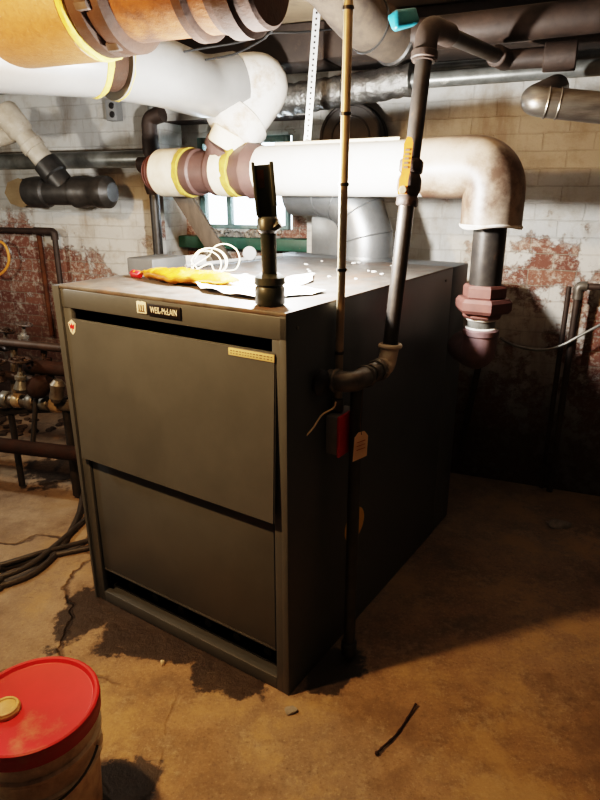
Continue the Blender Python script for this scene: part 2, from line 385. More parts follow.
side('wall_right', b, c, M_dim); side('wall_front', c, d, M_dim); side('wall_left', d, a, M_dim)
X0, X1, Y0, Y1 = -3.6, 3.0, -1.8, 5.4
bmf = sheet('floor', [([(X0, Y0, 0), (X1, Y0, 0), (X1, Y1, 0), (X0, Y1, 0)], [(X0, Y0), (X1, Y0), (X1, Y1), (X0, Y1)])], M_floor)
sheet('ceiling', [([(X0, Y0, CEIL), (X1, Y0, CEIL), (X1, Y1, CEIL), (X0, Y1, CEIL)], [(X0, Y0), (X1, Y0), (X1, Y1), (X0, Y1)])], M_ceil)
# timber sill beam along the back wall and a joist behind the pipes
bm = new(); box(bm, MW, -1.25, UR - .06, -.40, -.06, 2.035, 2.195, .008); struct(obj('beam', bm, M_beam))
bm = new(); box(bm, MW, -4.6, -1.27, -.34, -.06, 2.04, 2.195, .008); struct(obj('beam', bm, M_beam))
bm = new(); box(bm, MW, -1.35, -.45, -.055, -.005, 2.00, 2.19, .004); struct(obj('trim_1', bm, M_white2))

# window: green frame, mullion, panes
bm = new(); w = .035
box(bm, MW, WU0, WU0 + w, REC - .06, REC - .01, WZ0, WZ1, .004); box(bm, MW, WU1 - w * .6, WU1, REC - .06, REC - .01, WZ0, WZ1, .004)
box(bm, MW, WU0 + w, WU1 - w * .6, REC - .06, REC - .01, WZ1 - w, WZ1, .004); box(bm, MW, WU0 + w, WU1 - w * .6, REC - .06, REC - .01, WZ0, WZ0 + .02, .004)
win = struct(obj('window_1', bm, M_teal))
um = wu((-0.403, 3.911, 1.408))
bm = new(); box(bm, MW, um - .014, um + .014, REC - .058, REC - .012, WZ0 + .02, WZ1 - w, .003); obj('window_mullion', bm, M_teal, win)
for (p, q) in ((WU0 + w, um - .014), (um + .014, WU1 - w * .6)):
    bm = new(); box(bm, MW, p + .001, q - .001, REC - .034, REC - .030, WZ0 + .021, WZ1 - w - .001); obj('window_pane', bm, M_glass, win)
bm = new(); box(bm, MW, wu((-0.731, 3.958, 1.200)), OU1 - .02, REC - .12, REC - .005, SZ0, SZ1, .006); struct(obj('window_sill', bm, M_green))
bm = new()
for k in range(90):
    u = random.uniform(WU0 + .05, WU1 - .03); r = random.uniform(.006, .02)
    bmesh.ops.create_icosphere(bm, subdivisions=1, radius=r, matrix=Matrix.Translation(MW @ V((u, REC - random.uniform(.065, .10), SZ1 + r * .55 + random.uniform(0, .03) * (k % 3 == 0)))))
disp(bm, .006, 40)
tag(obj('debris', bm, M_debris), 'grey crumbled debris and cobwebs lying on the green window sill', 'debris', kind='stuff')

# ------------------------------------------------------------------ the boiler
boiler = thing('boiler', BO, 'large grey sheet-metal boiler cabinet standing on the wet basement floor', 'boiler')
bm = new()
box(bm, MB, BW - .022, BW, 0, BD, .0, BH - .003, .003)
obj('side_panel', bm, M_boiler, boiler)
bm = new()   # left jacket panel, sprung out at the top
for (x, xx) in ((-.032, -.006),):
    vs = []
    for z, o in ((0.0, -.004), (.35, -.008), (.8, -.018), (BH - .004, -.030)):
        vs.append([bm.verts.new(bl(o, -.004, z)), bm.verts.new(bl(.004, -.004, z)), bm.verts.new(bl(.004, BD, z)), bm.verts.new(bl(o * .3 - .002, BD, z))])
    for A_, B_ in zip(vs, vs[1:]): skin(bm, A_, B_)
    bm.faces.new(vs[0][::-1]); bm.faces.new(vs[-1])
obj('side_panel', bm, M_boiler, boiler)
bm = new(); box(bm, MB, .0, BW, .0, BD, BH - .012, BH, .003); obj('top_panel', bm, M_btop, boiler, 'dusty flat top panel')
bm = new(); box(bm, MB, .006, BW, .0, .022, 1.133, BH - .012, .003); obj('front_band', bm, M_boiler, boiler)
bm = new(); box(bm, MB, BW - .047, BW - .001, .001, .022, .0, 1.133, .003); obj('front_stile', bm, M_boiler, boiler)
bm = new(); box(bm, MB, .006, .046, .003, .022, .0, 1.133, .003); obj('front_stile', bm, M_boiler, boiler)
bm = new(); box(bm, MB, .046, BW - .047, .002, .03, .0, .046, .004); box(bm, MB, .046, BW - .047, .03, .06, .0, .03, .002); obj('base_rail', bm, M_boiler, boiler)
bm = new(); box(bm, MB, .025, BW - .024, .11, BD - .005, .012, BH - .014); obj('dark_filler', bm, M_black, boiler)  # black block filling the cabinet so the front gaps read as shade
bm = new(); t = bmesh.new(); bmesh.ops.create_cube(t, size=1)      # upper door, bottom edge kicked out
for v in t.verts:
    top = v.co.z > 0; y = (-.002 if top else -.020) if v.co.y < 0 else (.010 if top else -.012)
    v.co = V((.036 if v.co.x < 0 else .870, y, 1.099 if top else .605))
bmesh.ops.bevel(t, geom=t.edges[:], offset=.003, segments=2, affect='EDGES'); bmesh.ops.transform(t, matrix=MB, verts=t.verts); merge(bm, t)
door = obj('door', bm, M_boiler, boiler, 'upper lift-off front door')
bm = new(); box(bm, MB, .05, .846, .012, .03, .146, .640, .003); box(bm, MB, .05, .846, .012, .045, .136, .146, .002); obj('door', bm, M_boiler, boiler, 'lower lift-off front door')
bm = new()
for x in (.12, .25, .38, .51, .64, .77): cyl(bm, bl(x, .07, .055), bl(x, .108, .055), .016, 12)
cyl(bm, bl(.08, .085, .085), bl(.8, .085, .085), .012, 12)
obj('burner_manifold', bm, M_darkmetal, boiler)  # coloured near black to keep the base opening in shade
bm = new(); box(bm, MB, .03, BW - .03, .058, .112, .002, .034); obj('shade_slab', bm, M_black, boiler)  # added black slab, paints the shade on the floor inside the opening
bm = new(); box(bm, MB, .0, BW - .002, BD + .006, BD + .185, .0, BH - .002, .004); obj('flue_collector', bm, M_boiler, boiler)
# badge with lettering
bm = new(); box(bm, MB, .415, .545, -.006, 0, 1.150, 1.184, .001); badge = obj('badge', bm, M_plate, boiler, 'black maker plate with white letters')
def text_bm(s, size, M, ext=.0006, sx=1.0):
    cu = bpy.data.curves.new('lettering', 'FONT'); cu.body = s; cu.size = size; cu.extrude = ext; cu.align_x = 'CENTER'; cu.align_y = 'CENTER'; cu.offset = 0
    o = bpy.data.objects.new('lettering', cu); COL.objects.link(o)
    me = bpy.data.meshes.new_from_object(o.evaluated_get(bpy.context.evaluated_depsgraph_get()))
    bm = new(); bm.from_mesh(me); bpy.data.objects.remove(o); bpy.data.curves.remove(cu); bpy.data.meshes.remove(me)
    bmesh.ops.scale(bm, vec=(sx, 1, 1), verts=bm.verts)
    bmesh.ops.transform(bm, matrix=M, verts=bm.verts); return bm
MT = MB @ Matrix.Translation((.480, -.0066, 1.167)) @ Matrix.Rotation(PI / 2, 4, 'X')
obj('lettering', text_bm('WEIL-McLAIN', .0255, MT, sx=.70), M_ink, badge, smooth=False)
bm = new(); box(bm, MB, .368, .408, -.005, 0, 1.152, 1.187, .001); lg = obj('badge_emblem', bm, M_ink, boiler, 'pale square emblem plate')
bm = new()
for x in (.377, .386, .395): box(bm, MB, x, x + .004, -.0062, -.0049, 1.160, 1.178)
box(bm, MB, .375, .401, -.0062, -.0049, 1.157, 1.160)
obj('emblem_mark', bm, M_darkink, lg, smooth=False)
# cream strip sticker and emblem on the door (the door leans out a little lower down)
bm = new(); box(bm, MB, .715, .868, -.0052, -.0015, 1.074, 1.094, .0005); st = obj('sticker', bm, M_cream, boiler, 'long cream strip sticker with small print')
bm = new(); x = .722
while x < .86:
    wd = random.uniform(.004, .012); box(bm, MB, x, x + wd, -.0058, -.0050, 1.086, 1.0885); box(bm, MB, x, x + wd * .8, -.0058, -.0050, 1.079, 1.0812); x += wd + .004
obj('small_print', bm, M_darkink, st, smooth=False)
bm = new(); poly(bm, [bl(.052 + x, -.0032, 1.072 + z) for x, z in ((-.019, .012), (0, .024), (.019, .012), (.012, -.016), (0, -.026), (-.012, -.016))], .001, -DD)
em = obj('sticker', bm, M_ink, boiler, 'small shield sticker with a red winged mark')
bm = new(); poly(bm, [bl(.052 + x, -.0046, 1.072 + z) for x, z in ((-.014, .012), (-.004, .004), (0, .014), (.004, .004), (.014, .012), (.009, -.008), (.002, -.004), (0, -.019), (-.002, -.004), (-.009, -.008))], .0006, -DD)
obj('winged_mark', bm, M_redbox, em, smooth=False)
# round black sight cover and ochre label on the side
bm = new(); lathe(bm, bl(BW, .138, .994), bl(BW + .03, .138, .994), [(0, .012), (.35, .012), (.4, .036), (.8, .038), (1, .028)], 24); obj('knob', bm, M_plate, boiler, 'round black side knob')
bm = new(); pc = bl(BW, .40, .415)
poly(bm, [pc + DD * (.068 * math.cos(k * PI / 16)) + UP * (.060 * math.sin(k * PI / 16)) for k in range(32)], .0015, FD)
obj('sticker', bm, M_oval, boiler, 'round ochre yellow label on the dark side')
for (y, z) in ((.05, 1.16), (.6, 1.16), (1.1, 1.16), (.05, .08), (.6, .08)):
    bm = new(); cyl(bm, bl(BW - .001, y, z), bl(BW + .003, y, z), .005, 10); obj('screw', bm, M_valve, boiler)

# ------------------------------------------------------------------ main insulated header over the boiler
hd = thing('header_pipe', (0.118, 2.608, 1.567), 'white insulated horizontal pipe over the boiler, bending down at its right end', 'pipe')
hx = ((-0.684, 3.140, 1.578)[2] + (0.468, 2.378, 1.564)[2]) / 2
H = lambda p: V((p[0], p[1], hx))
pA, pB = H((-0.178, 2.805, 1.572)), H((0.666, 2.246, 1.561)); pC = V((pB.x, pB.y, (0.664, 2.248, 1.384)[2]))
bm = new(); pM = lerp(pA, pB, .76); cyl(bm, pA, pM, .100, 36); obj('insulation_jacket', bm, M_white, hd)
bm = new(); tube(bm, fillet([lerp(pA, pB, .755), pB, pC], .19, 14), .104, 36); obj('elbow_jacket', bm, M_elbow, hd, 'brown-stained white elbow jacket, light falloff painted in')
bm = new(); tube(bm, [pA + UP * .101 + FD * .1 + DD * -.012, H((0.370, 2.442, 1.563)) + UP * .101 + DD * -.012], .008, 8); obj('jacket_seam', bm, M_cuff, hd)
bm = new(); cyl(bm, pC + UP * .075, pC - UP * .008, .103, 36, .004); tube(bm, [pC + V((math.cos(k), math.sin(k), 0)) * .104 + UP * (-.006 + .006 * math.sin(3 * k)) for k in [i * 2 * PI / 24 for i in range(25)]], .005, 6)
obj('elbow_cuff', bm, M_white2, hd, 'grubby ragged lower cuff')
bm = new(); ep = fillet([pA, pB, pC], .17, 14); e0 = [p for p in ep if (p - pB).length < .20]
tube(bm, [p for p in e0[2:4]], .1035, 36)
obj('jacket_band', bm, M_white2, hd)
pD = V((pC.x, pC.y, (0.676, 2.240, 1.163)[2])); pE = V((pC.x, pC.y, (0.673, 2.242, 1.053)[2])); pF = V((pC.x, pC.y, (0.668, 2.245, 0.993)[2]))
bm = new(); cyl(bm, pC, pD, .057, 28); obj('drop_pipe', bm, M_iron, hd, 'bare black drop pipe')
bm = new(); nut(bm, pD + UP * .012, pD - UP * .038, .078, 6); nut(bm, pD - UP * .034, pD - UP * .086, .102, 6); nut(bm, pD - UP * .083, pD - UP * .108, .072, 8)
obj('union', bm, M_union, hd, 'dark red hexagonal union', smooth=False)
z0 = pD - UP * .105
bm = new(); cyl(bm, z0, z0 - UP * .05, .050, 24); obj('nipple', bm, M_greypipe, hd)
bm = new(); torus(bm, z0 - UP * .006, UP, .051, .006); torus(bm, z0 - UP * .044, UP, .052, .007); obj('sealant', bm, M_chip, hd)
z1 = z0 - UP * .042
bm = new(); cyl(bm, z1, z1 - UP * .03, .066, 28, .006)
bd_ = (DD * .78 - FD * .58).normalized()
tube(bm, fillet([z1 - UP * .02, z1 - UP * .10, z1 - UP * .115 + bd_ * .19], .09, 12), .062, 28)
obj('pipe_elbow', bm, M_purple, hd, 'purple brown cast elbow turning into the boiler side')
# left end: brown fitting tee, cuffs and yellow fibreglass ends
q = lambda p: H(p)
bm = new(); lathe(bm, q((-0.260, 2.859, 1.573)), q((-0.152, 2.787, 1.572)), [(0, .085), (.02, .098), (.55, .112), (.58, .118), (1, .104)], 10); obj('reducer', bm, M_paintfit, hd)
bm = new(); cyl(bm, q((-0.344, 2.914, 1.575)), q((-0.278, 2.871, 1.574)), .105, 36, .004); obj('cuff', bm, M_cuff, hd)
bm = new(); cyl(bm, q((-0.287, 2.877, 1.574)), q((-0.255, 2.855, 1.573)), .106, 36, .003); disp(bm, .005, 30); obj('fibreglass_end', bm, M_yellow, hd)
bm = new(); lathe(bm, q((-0.503, 3.019, 1.578)), q((-0.325, 2.902, 1.575)), [(0, .094), (.12, .100), (.28, .100), (.32, .090), (.72, .090), (.76, .102), (.96, .102), (1, .09)], 32)
tc = q((-0.373, 2.934, 1.575)); tu = (V((-0.293, 2.860, 1.729)) - tc).normalized(); lathe(bm, tc + tu * .02, tc + tu * .135, [(0, .07), (.72, .076), (.76, .090), (1, .090)], 28)
obj('tee', bm, M_paintfit, hd, 'red brown painted tee fitting')
bm = new(); cyl(bm, q((-0.518, 3.030, 1.578)), q((-0.492, 3.013, 1.577)), .108, 36, .003); disp(bm, .005, 30); obj('fibreglass_end', bm, M_yellow, hd)
bm = new(); cyl(bm, q((-0.646, 3.114, 1.578)), q((-0.513, 3.026, 1.578)), .106, 36, .005); obj('cuff', bm, M_cuff, hd)
bm = new(); lathe(bm, q((-0.707, 3.154, 1.579)), q((-0.640, 3.110, 1.578)), [(0, .05), (.05, .075), (.2, .082), (.25, .070), (.4, .088), (.55, .092), (.6, .08), (.75, .098), (1, .098)], 30); obj('end_flange', bm, M_union, hd, 'ridged rust-brown end cap')

# riser from the tee to the second main
rs = thing('riser_pipe', (-0.310, 2.892, 1.700), 'white jacketed riser climbing from the brown tee and elbowing left to the ceiling main', 'pipe')
t0 = tc + tu * .13
R1 = V((-0.159, 2.960, 1.904)); R0 = V((-0.286, 2.880, 1.738))
bm = new(); cyl(bm, t0 - tu * .01, lerp(t0, R0, .9), .084, 28, .004); obj('neck', bm, M_cuff, rs, 'cream neck above the tee')
K0 = V((-0.121, 2.980, 1.961)); K1 = V((-0.387, 2.800, 1.889)); K2 = V((-0.509, 2.520, 1.903)); K3 = V((-0.637, 2.370, 1.906))
ax = (R1 - R0).normalized()
bm = new(); tube(bm, fillet([R0, lerp(R0, K0, .93), K1], .09, 10), .112, 32); obj('insulation_jacket', bm, M_white2, rs, 'dull white elbow jacket')
bm = new(); lathe(bm, R0 - ax * .03, R0 + ax * .075, [(0, .108), (.1, .128), (.9, .128), (1, .112)], 32); obj('cuff', bm, M_white2, rs)
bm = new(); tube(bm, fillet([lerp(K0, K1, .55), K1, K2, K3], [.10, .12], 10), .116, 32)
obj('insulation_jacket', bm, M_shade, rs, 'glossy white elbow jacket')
bm = new(); cyl(bm, lerp(K2, K3, .93), lerp(K2, K3, .97), .1175, 32, .003); disp(bm, .004, 30); obj('fibreglass_end', bm, M_yellow, rs)
bm = new(); cyl(bm, lerp(K2, K3, .9), V((-0.697, 2.270, 1.898)), .088, 28); obj('bare_joint', bm, M_rust, rs, 'bare rusty pipe joint')
e1 = V((-0.686, 2.300, 1.912)); e2 = V((-1.313, 1.660, 1.866))
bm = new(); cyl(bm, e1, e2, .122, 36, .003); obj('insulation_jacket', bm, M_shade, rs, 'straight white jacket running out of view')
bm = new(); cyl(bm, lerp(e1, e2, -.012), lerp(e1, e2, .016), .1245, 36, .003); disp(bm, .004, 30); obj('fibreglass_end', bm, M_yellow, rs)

# big main in the top left corner
mn = thing('steam_main', (-0.439, 1.750, 1.948), 'big canvas-wrapped main in the top left corner ending in a rusty flanged cap', 'pipe')
m0 = V((-0.075, 1.700, 1.990)); mdir = (V((-0.867, 2.060, 1.992)) - m0).normalized()
mr = .155
T = lambda s: m0 + mdir * s
bm = new(); lathe(bm, T(-.005), T(.12), [(0, .03), (.02, .118), (.08, .126), (.40, .126), (.43, .142), (.78, .142), (.80, .128), (1, .128)], 40); obj('end_cap', bm, M_rust, mn)
bm = new(); cyl(bm, T(.11), T(.46), .124, 40); obj('bare_pipe', bm, M_rusto, mn, 'orange rusted bare pipe')
bm = new(); lathe(bm, T(.165), T(.205), [(0, .128), (.2, .140), (.8, .140), (1, .128)], 40); obj('flange', bm, M_rust, mn)
bm = new(); lathe(bm, T(.385), T(.50), [(0, .13), (.1, .150), (.42, .150), (.45, .136), (.6, .136), (.63, .152), (.95, .152), (1, .14)], 40); obj('flange', bm, M_rust, mn, 'dark corroded double flange')
for oz_, oy_ in ((-.135, -.05), (-.06, -.14)):
    bm = new(); nut(bm, T(.40) + UP * oz_ + DD * oy_, T(.437) + UP * oz_ + DD * oy_, .016); obj('flange_bolt', bm, M_rustpipe, mn)
bm = new(); cyl(bm, T(.502), T(.522), .159, 40, .004); disp(bm, .004, 30); obj('fibreglass_end', bm, M_yellow, mn)
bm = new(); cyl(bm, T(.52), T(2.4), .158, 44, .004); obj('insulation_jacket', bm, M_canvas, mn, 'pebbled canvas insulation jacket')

# ------------------------------------------------------------------ flue
fl = thing('flue_pipe', bl(.485, 1.235, BH), 'galvanised sheet-metal flue elbow rising from the back of the boiler', 'flue')
f0 = bl(.485, 1.235, BH - .002); fr = .112
bm = new(); pts = [f0, f0 + UP * .04]
fR = .225; cpt = f0 + UP * .065 - FD * fR
for k, aa in enumerate((8, 35, 62, 90)):
    pts.append(cpt + FD * (fR * math.cos(math.radians(aa))) + UP * (fR * math.sin(math.radians(aa))))
pts.append(pts[-1] - FD * .16)
tube(bm, pts, fr, 32); obj('elbow', bm, M_galv, fl)
for k in range(1, 5):
    bm = new(); p = pts[k + 1] if k < 5 else pts[-1]; tt = (pts[k + 2] - pts[k]).normalized(); torus(bm, p, tt, fr + .001, .0035, 40, 6); obj('elbow_seam', bm, M_galv, fl)
bm = new(); lathe(bm, f0 - UP * .0, f0 + UP * .02, [(0, fr + .012), (.3, fr + .012), (.4, fr + .004), (1, fr + .003)], 36); obj('base_collar', bm, M_galv, fl)
bm = new(); box(bm, MB, .15, .365, 1.30, 1.345, BH - .002, BH + .19, .002); obj('back_panel', bm, M_galv, fl, 'flat galvanised panel beside the flue')

th = thing('stovepipe', (0.311, 3.364, 1.732), 'sooty black round stovepipe stub on the back wall above the white header', 'pipe')
c0 = V((0.296, 3.359, 1.732)); c1 = c0 - WN * .15
bm = new(); lathe(bm, c0, c1, [(0, .15), (.4, .15), (.42, .158), (.5, .158), (.52, .15), (1, .15)], 36); obj('stub', bm, M_darkmetal, th)
bm = new(); torus(bm, c1, WN, .148, .008); torus(bm, c1, WN, .095, .006); obj('end_ring', bm, M_darkmetal, th)

# ------------------------------------------------------------------ pipework right of the boiler
gp = thing('gas_pipe', (0.286, 1.894, 1.015), 'dark iron gas pipe dropping from the ceiling to the boiler side with orange lever valve', 'pipe')
g0 = V((0.277, 1.871, 1.008)); g1 = V((0.365, 2.020, 1.940)); g2 = V((0.754, 2.550, 1.947)); gdir = (g1 - g0).normalized()
bm = new(); tube(bm, fillet([g0 - gdir * 0, g1, g2], .055, 8), .0235, 22); obj('pipe', bm, M_iron, gp)
bm = new(); tube(bm, fillet([lerp(g0, g1, .90), g1, lerp(g1, g2, .22)], .06, 8), .033, 22); cyl(bm, lerp(g0, g1, .905), lerp(g0, g1, .93), .038, 22, .003); obj('elbow', bm, M_rustpipe, gp, 'rusty top elbow')
bm = new(); cyl(bm, lerp(g1, g2, .84), lerp(g1, g2, 1.0), .036, 20, .003); cyl(bm, g2 - WR * .02, g2 + WR * .16, .034, 20, .003); cyl(bm, g2 + WR * .13, g2 + WR * .24, .05, 20, .004); obj('tee', bm, M_rustpipe, gp)
bm = new(); nut(bm, lerp(g0, g1, .475), lerp(g0, g1, .505), .033, 8); lathe(bm, lerp(g0, g1, .505), lerp(g0, g1, .575), [(0, .028), (.3, .036), (.7, .036), (1, .028)], 20); nut(bm, lerp(g0, g1, .575), lerp(g0, g1, .615), .036, 8)
vbody = obj('valve_body', bm, M_rustpipe, gp)
cf = V((-.25, -.97, 0)).normalized(); sd = V((-.97, .25, 0))
hv = lerp(g0, g1, .525) + cf * .038 + sd * .012
bm = new(); cyl(bm, lerp(g0, g1, .525) + sd * .0, hv + cf * .012, .012, 12); nut(bm, hv + cf * .010, hv + cf * .018, .012); obj('valve_stem', bm, M_brass, gp)
bm = new(); ho = hv + cf * .008
poly(bm, [ho + gdir * z + sd * x for x, z in ((-.012, -.012), (.014, -.012), (.014, .03), (.010, .045), (.012, .13), (.004, .148), (-.008, .145), (-.014, .13), (-.014, .05), (-.012, .03))], .005, cf)
obj('valve_lever', bm, M_orange, gp, 'orange lever handle')
bm = new()
for k in range(5): poly(bm, [ho + cf * .0055 + gdir * (.06 + k * .012 + z) + sd * x for x, z in ((-.007, 0), (.006, 0), (.006, .006), (-.007, .006))], .0006, cf)
obj('lever_mark', bm, M_darkink, gp, smooth=False)
# bottom run into the boiler side
r0 = V((0.280, 1.876, 1.019)); r1 = V((0.267, 1.856, 0.980)); r2 = V((0.146, 1.674, 0.999)); r3 = r2 - FD * .085
r2 = V((r2.x, r2.y, r1.z)); r3 = r2 - FD * .084
bm = new(); tube(bm, fillet([r0, r1, r2, r3], .03, 8), .021, 20); obj('pipe_branch', bm, M_greypipe, gp)
bm = new(); tube(bm, fillet([lerp(r1, r2, .62), r2, r3], .04, 8), .030, 20); torus(bm, lerp(r1, r2, .62), (r2 - r1), .029, .006); torus(bm, lerp(r2, r3, .6), FD, .03, .006); obj('elbow', bm, M_valve, gp, 'grey elbow entering the boiler')
bm = new(); nut(bm, lerp(r1, r2, .22), lerp(r1, r2, .30), .036, 8); nut(bm, lerp(r1, r2, .30), lerp(r1, r2, .46), .030, 8); obj('union', bm, M_valve, gp)
bm = new(); tube(bm, fillet([r0 + UP * .02, r1, lerp(r1, r2, .16)], .03, 8), .029, 20); torus(bm, r0 + UP * .02, UP, .030, .008); torus(bm, lerp(r1, r2, .16), (r2 - r1), .028, .006); obj('elbow', bm, M_pvc, gp, 'pale bottom elbow')
dl = lerp(r1, r2, .85)
bm = new(); cyl(bm, dl - UP * .01, V((dl.x, dl.y, .02)), .019, 18); cyl(bm, V((dl.x, dl.y, .02)), V((dl.x, dl.y, .07)), .026, 18, .004); obj('drip_leg', bm, M_castiron, gp, 'black drip leg down to the floor')

# conduit and red switch
cd = thing('conduit', (0.108, 1.661, 0.920), 'thin tan metal conduit running straight from ceiling to the red switch', 'conduit')
k0 = V((0.112, 1.721, 0.902)); k1 = V((k0.x + .006, k0.y, CEIL - .002))
bm = new(); cyl(bm, k0, k1, .0115, 16); obj('tube', bm, M_brass, cd)
for s in (.12, .30, .47, .60, .78):
    bm = new(); p = lerp(k0, k1, s); cyl(bm, p - UP * .004, p + UP * .004, .0145, 14); obj('cable_tie', bm, M_plate, cd)
bm = new(); cyl(bm, k0 - UP * .022, k0 + UP * .02, .017, 14, .003); obj('connector', bm, M_valve, cd)
sw = thing('switch_box', (0.105, 1.710, 0.759), 'grey electrical box with red cover and white switch beside the tan conduit', 'switch')
sc = (k0 - BO); sy = sc.dot(DD); sz = k0.z - .02; sx = BW + .004
bm = new(); box(bm, MB, sx, sx + .040, sy - .045, sy + .070, sz - .125, sz - .005, .005); obj('box', bm, M_gbox, sw)
bm = new(); box(bm, MB, sx + .040, sx + .050, sy - .049, sy + .074, sz - .129, sz - .001, .004); obj('cover', bm, M_redbox, sw, 'red cover plate')
bm = new(); box(bm, MB, sx + .049, sx + .064, sy + .016, sy + .026, sz - .072, sz - .042, .002); obj('toggle', bm, M_ink, sw, 'white toggle')
bm = new(); tube(bm, spline([(0.101, 1.651, 0.932), (0.094, 1.657, 0.912), (0.062, 1.646, 0.895), (0.037, 1.625, 0.864), (0.014, 1.617, 0.840)]), .0028, 8); tag(obj('wire', bm, M_wire), 'short pale wire from the conduit to the boiler side', 'wire')
tg = thing('paper_tag', (0.176, 1.655, 0.815), 'small manila paper tag hanging by the red switch', 'tag')
bm = new(); tq = V((0.178, 1.666, 0.791)); tr = (FD * .55 + DD * .83).normalized()
poly(bm, [tq + tr * x + UP * z for x, z in ((-.026, -.046), (.020, -.034), (.022, .030), (.010, .046), (-.010, .044), (-.022, .030))], .001, -FD)
obj('card', bm, M_tag, tg)
bm = new()
for z in (.012, 0, -.012): poly(bm, [tq + tr * x + UP * (z + y) + FD * .0012 for x, y in ((-.016, 0), (.012, .005), (.012, .007), (-.016, .002))], .0004, FD)
obj('pen_line', bm, M_orange, tg, smooth=False)
bm = new(); tube(bm, spline([tq + UP * .036, tq + UP * .07 - FD * .005, dl + UP * -.01 + FD * .02]), .0014, 6); obj('string', bm, M_darkink, tg)

# post with relief lever on the boiler's front corner
pv = thing('relief_valve', bl(.81, .055, BH), 'dark green-black valve post standing on the front corner of the boiler top', 'valve')
b0 = V((-0.080, 1.652, 1.206)); b0.z = BH
bm = new(); nut(bm, b0, b0 + UP * .052, .040, 8); lathe(bm, b0 + UP * .05, b0 + UP * .085, [(0, .032), (.2, .042), (.7, .040), (1, .024)], 24); obj('base_nut', bm, M_dkgreen, pv)
b1 = V((-0.080, 1.615, 1.407)); b2 = V((-0.085, 1.615, 1.446)); b3 = V((-0.093, 1.625, 1.556))
bm = new(); cyl(bm, b0 + UP * .07, b1, .020, 20); obj('stem', bm, M_dkgreen, pv)
bm = new(); lathe(bm, b1 - UP * .012, b1 + UP * .028, [(0, .02), (.2, .028), (.8, .028), (1, .022)], 20); nut(bm, b1 + UP * .0 + V((.012, -.012, 0)), b1 + UP * .012 + V((.03, -.016, 0)), .012); obj('collar', bm, M_dkgreen, pv)
bm = new(); uu = (b3 - b1).normalized(); xx = V((1, .02, 0)); xx = (xx - uu * xx.dot(uu)).normalized(); yy = uu.cross(xx)
ML = Matrix(((xx.x, yy.x, uu.x, b1.x), (xx.y, yy.y, uu.y, b1.y), (xx.z, yy.z, uu.z, b1.z), (0, 0, 0, 1)))
hl = (b3 - b1).length
box(bm, ML, -.024, .026, -.006, .006, .02, hl, .003); box(bm, ML, -.026, -.018, -.022, .02, .03, hl + .006, .002); box(bm, ML, .018, .028, -.022, .02, .05, hl + .004, .002)
obj('lever_channel', bm, M_dkgreen, pv, 'upright channel-shaped lever')
bm = new(); box(bm, ML, -.016, .002, -.0095, -.0055, hl - .055, hl - .012, .001)
obj('name_patch', bm, M_rusto, pv, 'orange-brown patch')

# ------------------------------------------------------------------ ceiling pipes
fo = thing('foil_duct', (0.180, 3.093, 1.914), 'foil-wrapped duct under the ceiling beam behind the tan conduit', 'duct')
d0 = V((-0.105, 3.262, 1.897)); d1 = V((0.482, 2.971, 1.944)); d2 = V((1.275, 2.608, 1.944))
bm = new(); n_ = 34; tube(bm, [lerp(d0, d1, i / n_) for i in range(n_ + 1)], [.066 + .003 * math.sin(i * 2.1) for i in range(n_ + 1)], 32); disp(bm, .006, 22); obj('foil_wrap', bm, M_foil, fo)
bm = new(); cyl(bm, lerp(d0, d1, .9), d2, .032, 20); obj('pipe', bm, M_greypipe, fo, 'bare grey pipe continuing right')
bm = new(); cyl(bm, V((0.486, 3.121, 2.007)), V((1.331, 2.736, 2.007)), .022, 18); tag(obj('thin_pipe', bm, M_greypipe), 'thin dull pipe running under the dark beam above the grey pipe', 'pipe')

wr_ = thing('wrapped_pipe', (0.276, 2.600, 2.054), 'brown canvas-wrapped pipe elbow at top centre beside the cyan tape', 'pipe')
w0 = V((0.058, 2.350, 2.182)); w1 = V((0.223, 2.550, 2.069)); w2 = V((0.358, 2.680, 2.044)); w3 = V((1.088, 2.420, 2.069))
w00 = w0 + (w0 - w1) * 1.6; w00.z = min(w00.z, CEIL - .10)
bm = new(); tube(bm, fillet([w00, w0, w1, w2], .10, 8), .090, 28); disp(bm, .004, 12); obj('canvas_wrap', bm, M_wrap, wr_)
wd = (w2 - w1).normalized()
bm = new(); lathe(bm, w2 - wd * .012, w2 + wd * .02, [(0, .086), (.3, .097), (.7, .097), (1, .07)], 28); torus(bm, lerp(w1, w2, .2), wd, .091, .005); obj('collar', bm, M_castiron, wr_)
bm = new(); cyl(bm, w2, lerp(w2, w3, 1), .056, 24); obj('pipe', bm, M_rustpipe, wr_)
bm = new(); box(bm, MI, -.036, .036, -.02, .02, -.02, .02, .009, 3); disp(bm, .010, 24, 3)
tape_m = Matrix.Translation((0.283, 1.930, 1.937)) @ Matrix.Rotation(-.25, 4, 'Y') @ Matrix.Rotation(.2, 4, 'Z')
bmesh.ops.transform(bm, matrix=tape_m, verts=bm.verts); tag(obj('tape_wad', bm, M_cyan), 'crumpled cyan tape stuck beside the rusty gas pipe elbow', 'tape')

sv = thing('silver_pipe', (0.839, 2.200, 1.753), 'silver round vent pipe with elbow entering from the right edge', 'duct')
s0 = V((1.080, 2.160, 1.731)); s1 = V((0.761, 2.240, 1.773)); s2 = V((0.938, 2.520, 1.850))
bm = new(); tube(bm, fillet([lerp(s0, s1, .72), s1, s2], .08, 10), .046, 28); obj('elbow', bm, M_silver, sv)
bm = new(); cyl(bm, s0, lerp(s0, s1, .75), .047, 28); obj('straight', bm, M_silver, sv)
bm = new(); torus(bm, lerp(s0, s1, .75), s1 - s0, .047, .003, 32, 6); torus(bm, lerp(s0, s1, .86), s1 - s0, .046, .004, 32, 6); obj('seam', bm, M_silver, sv)

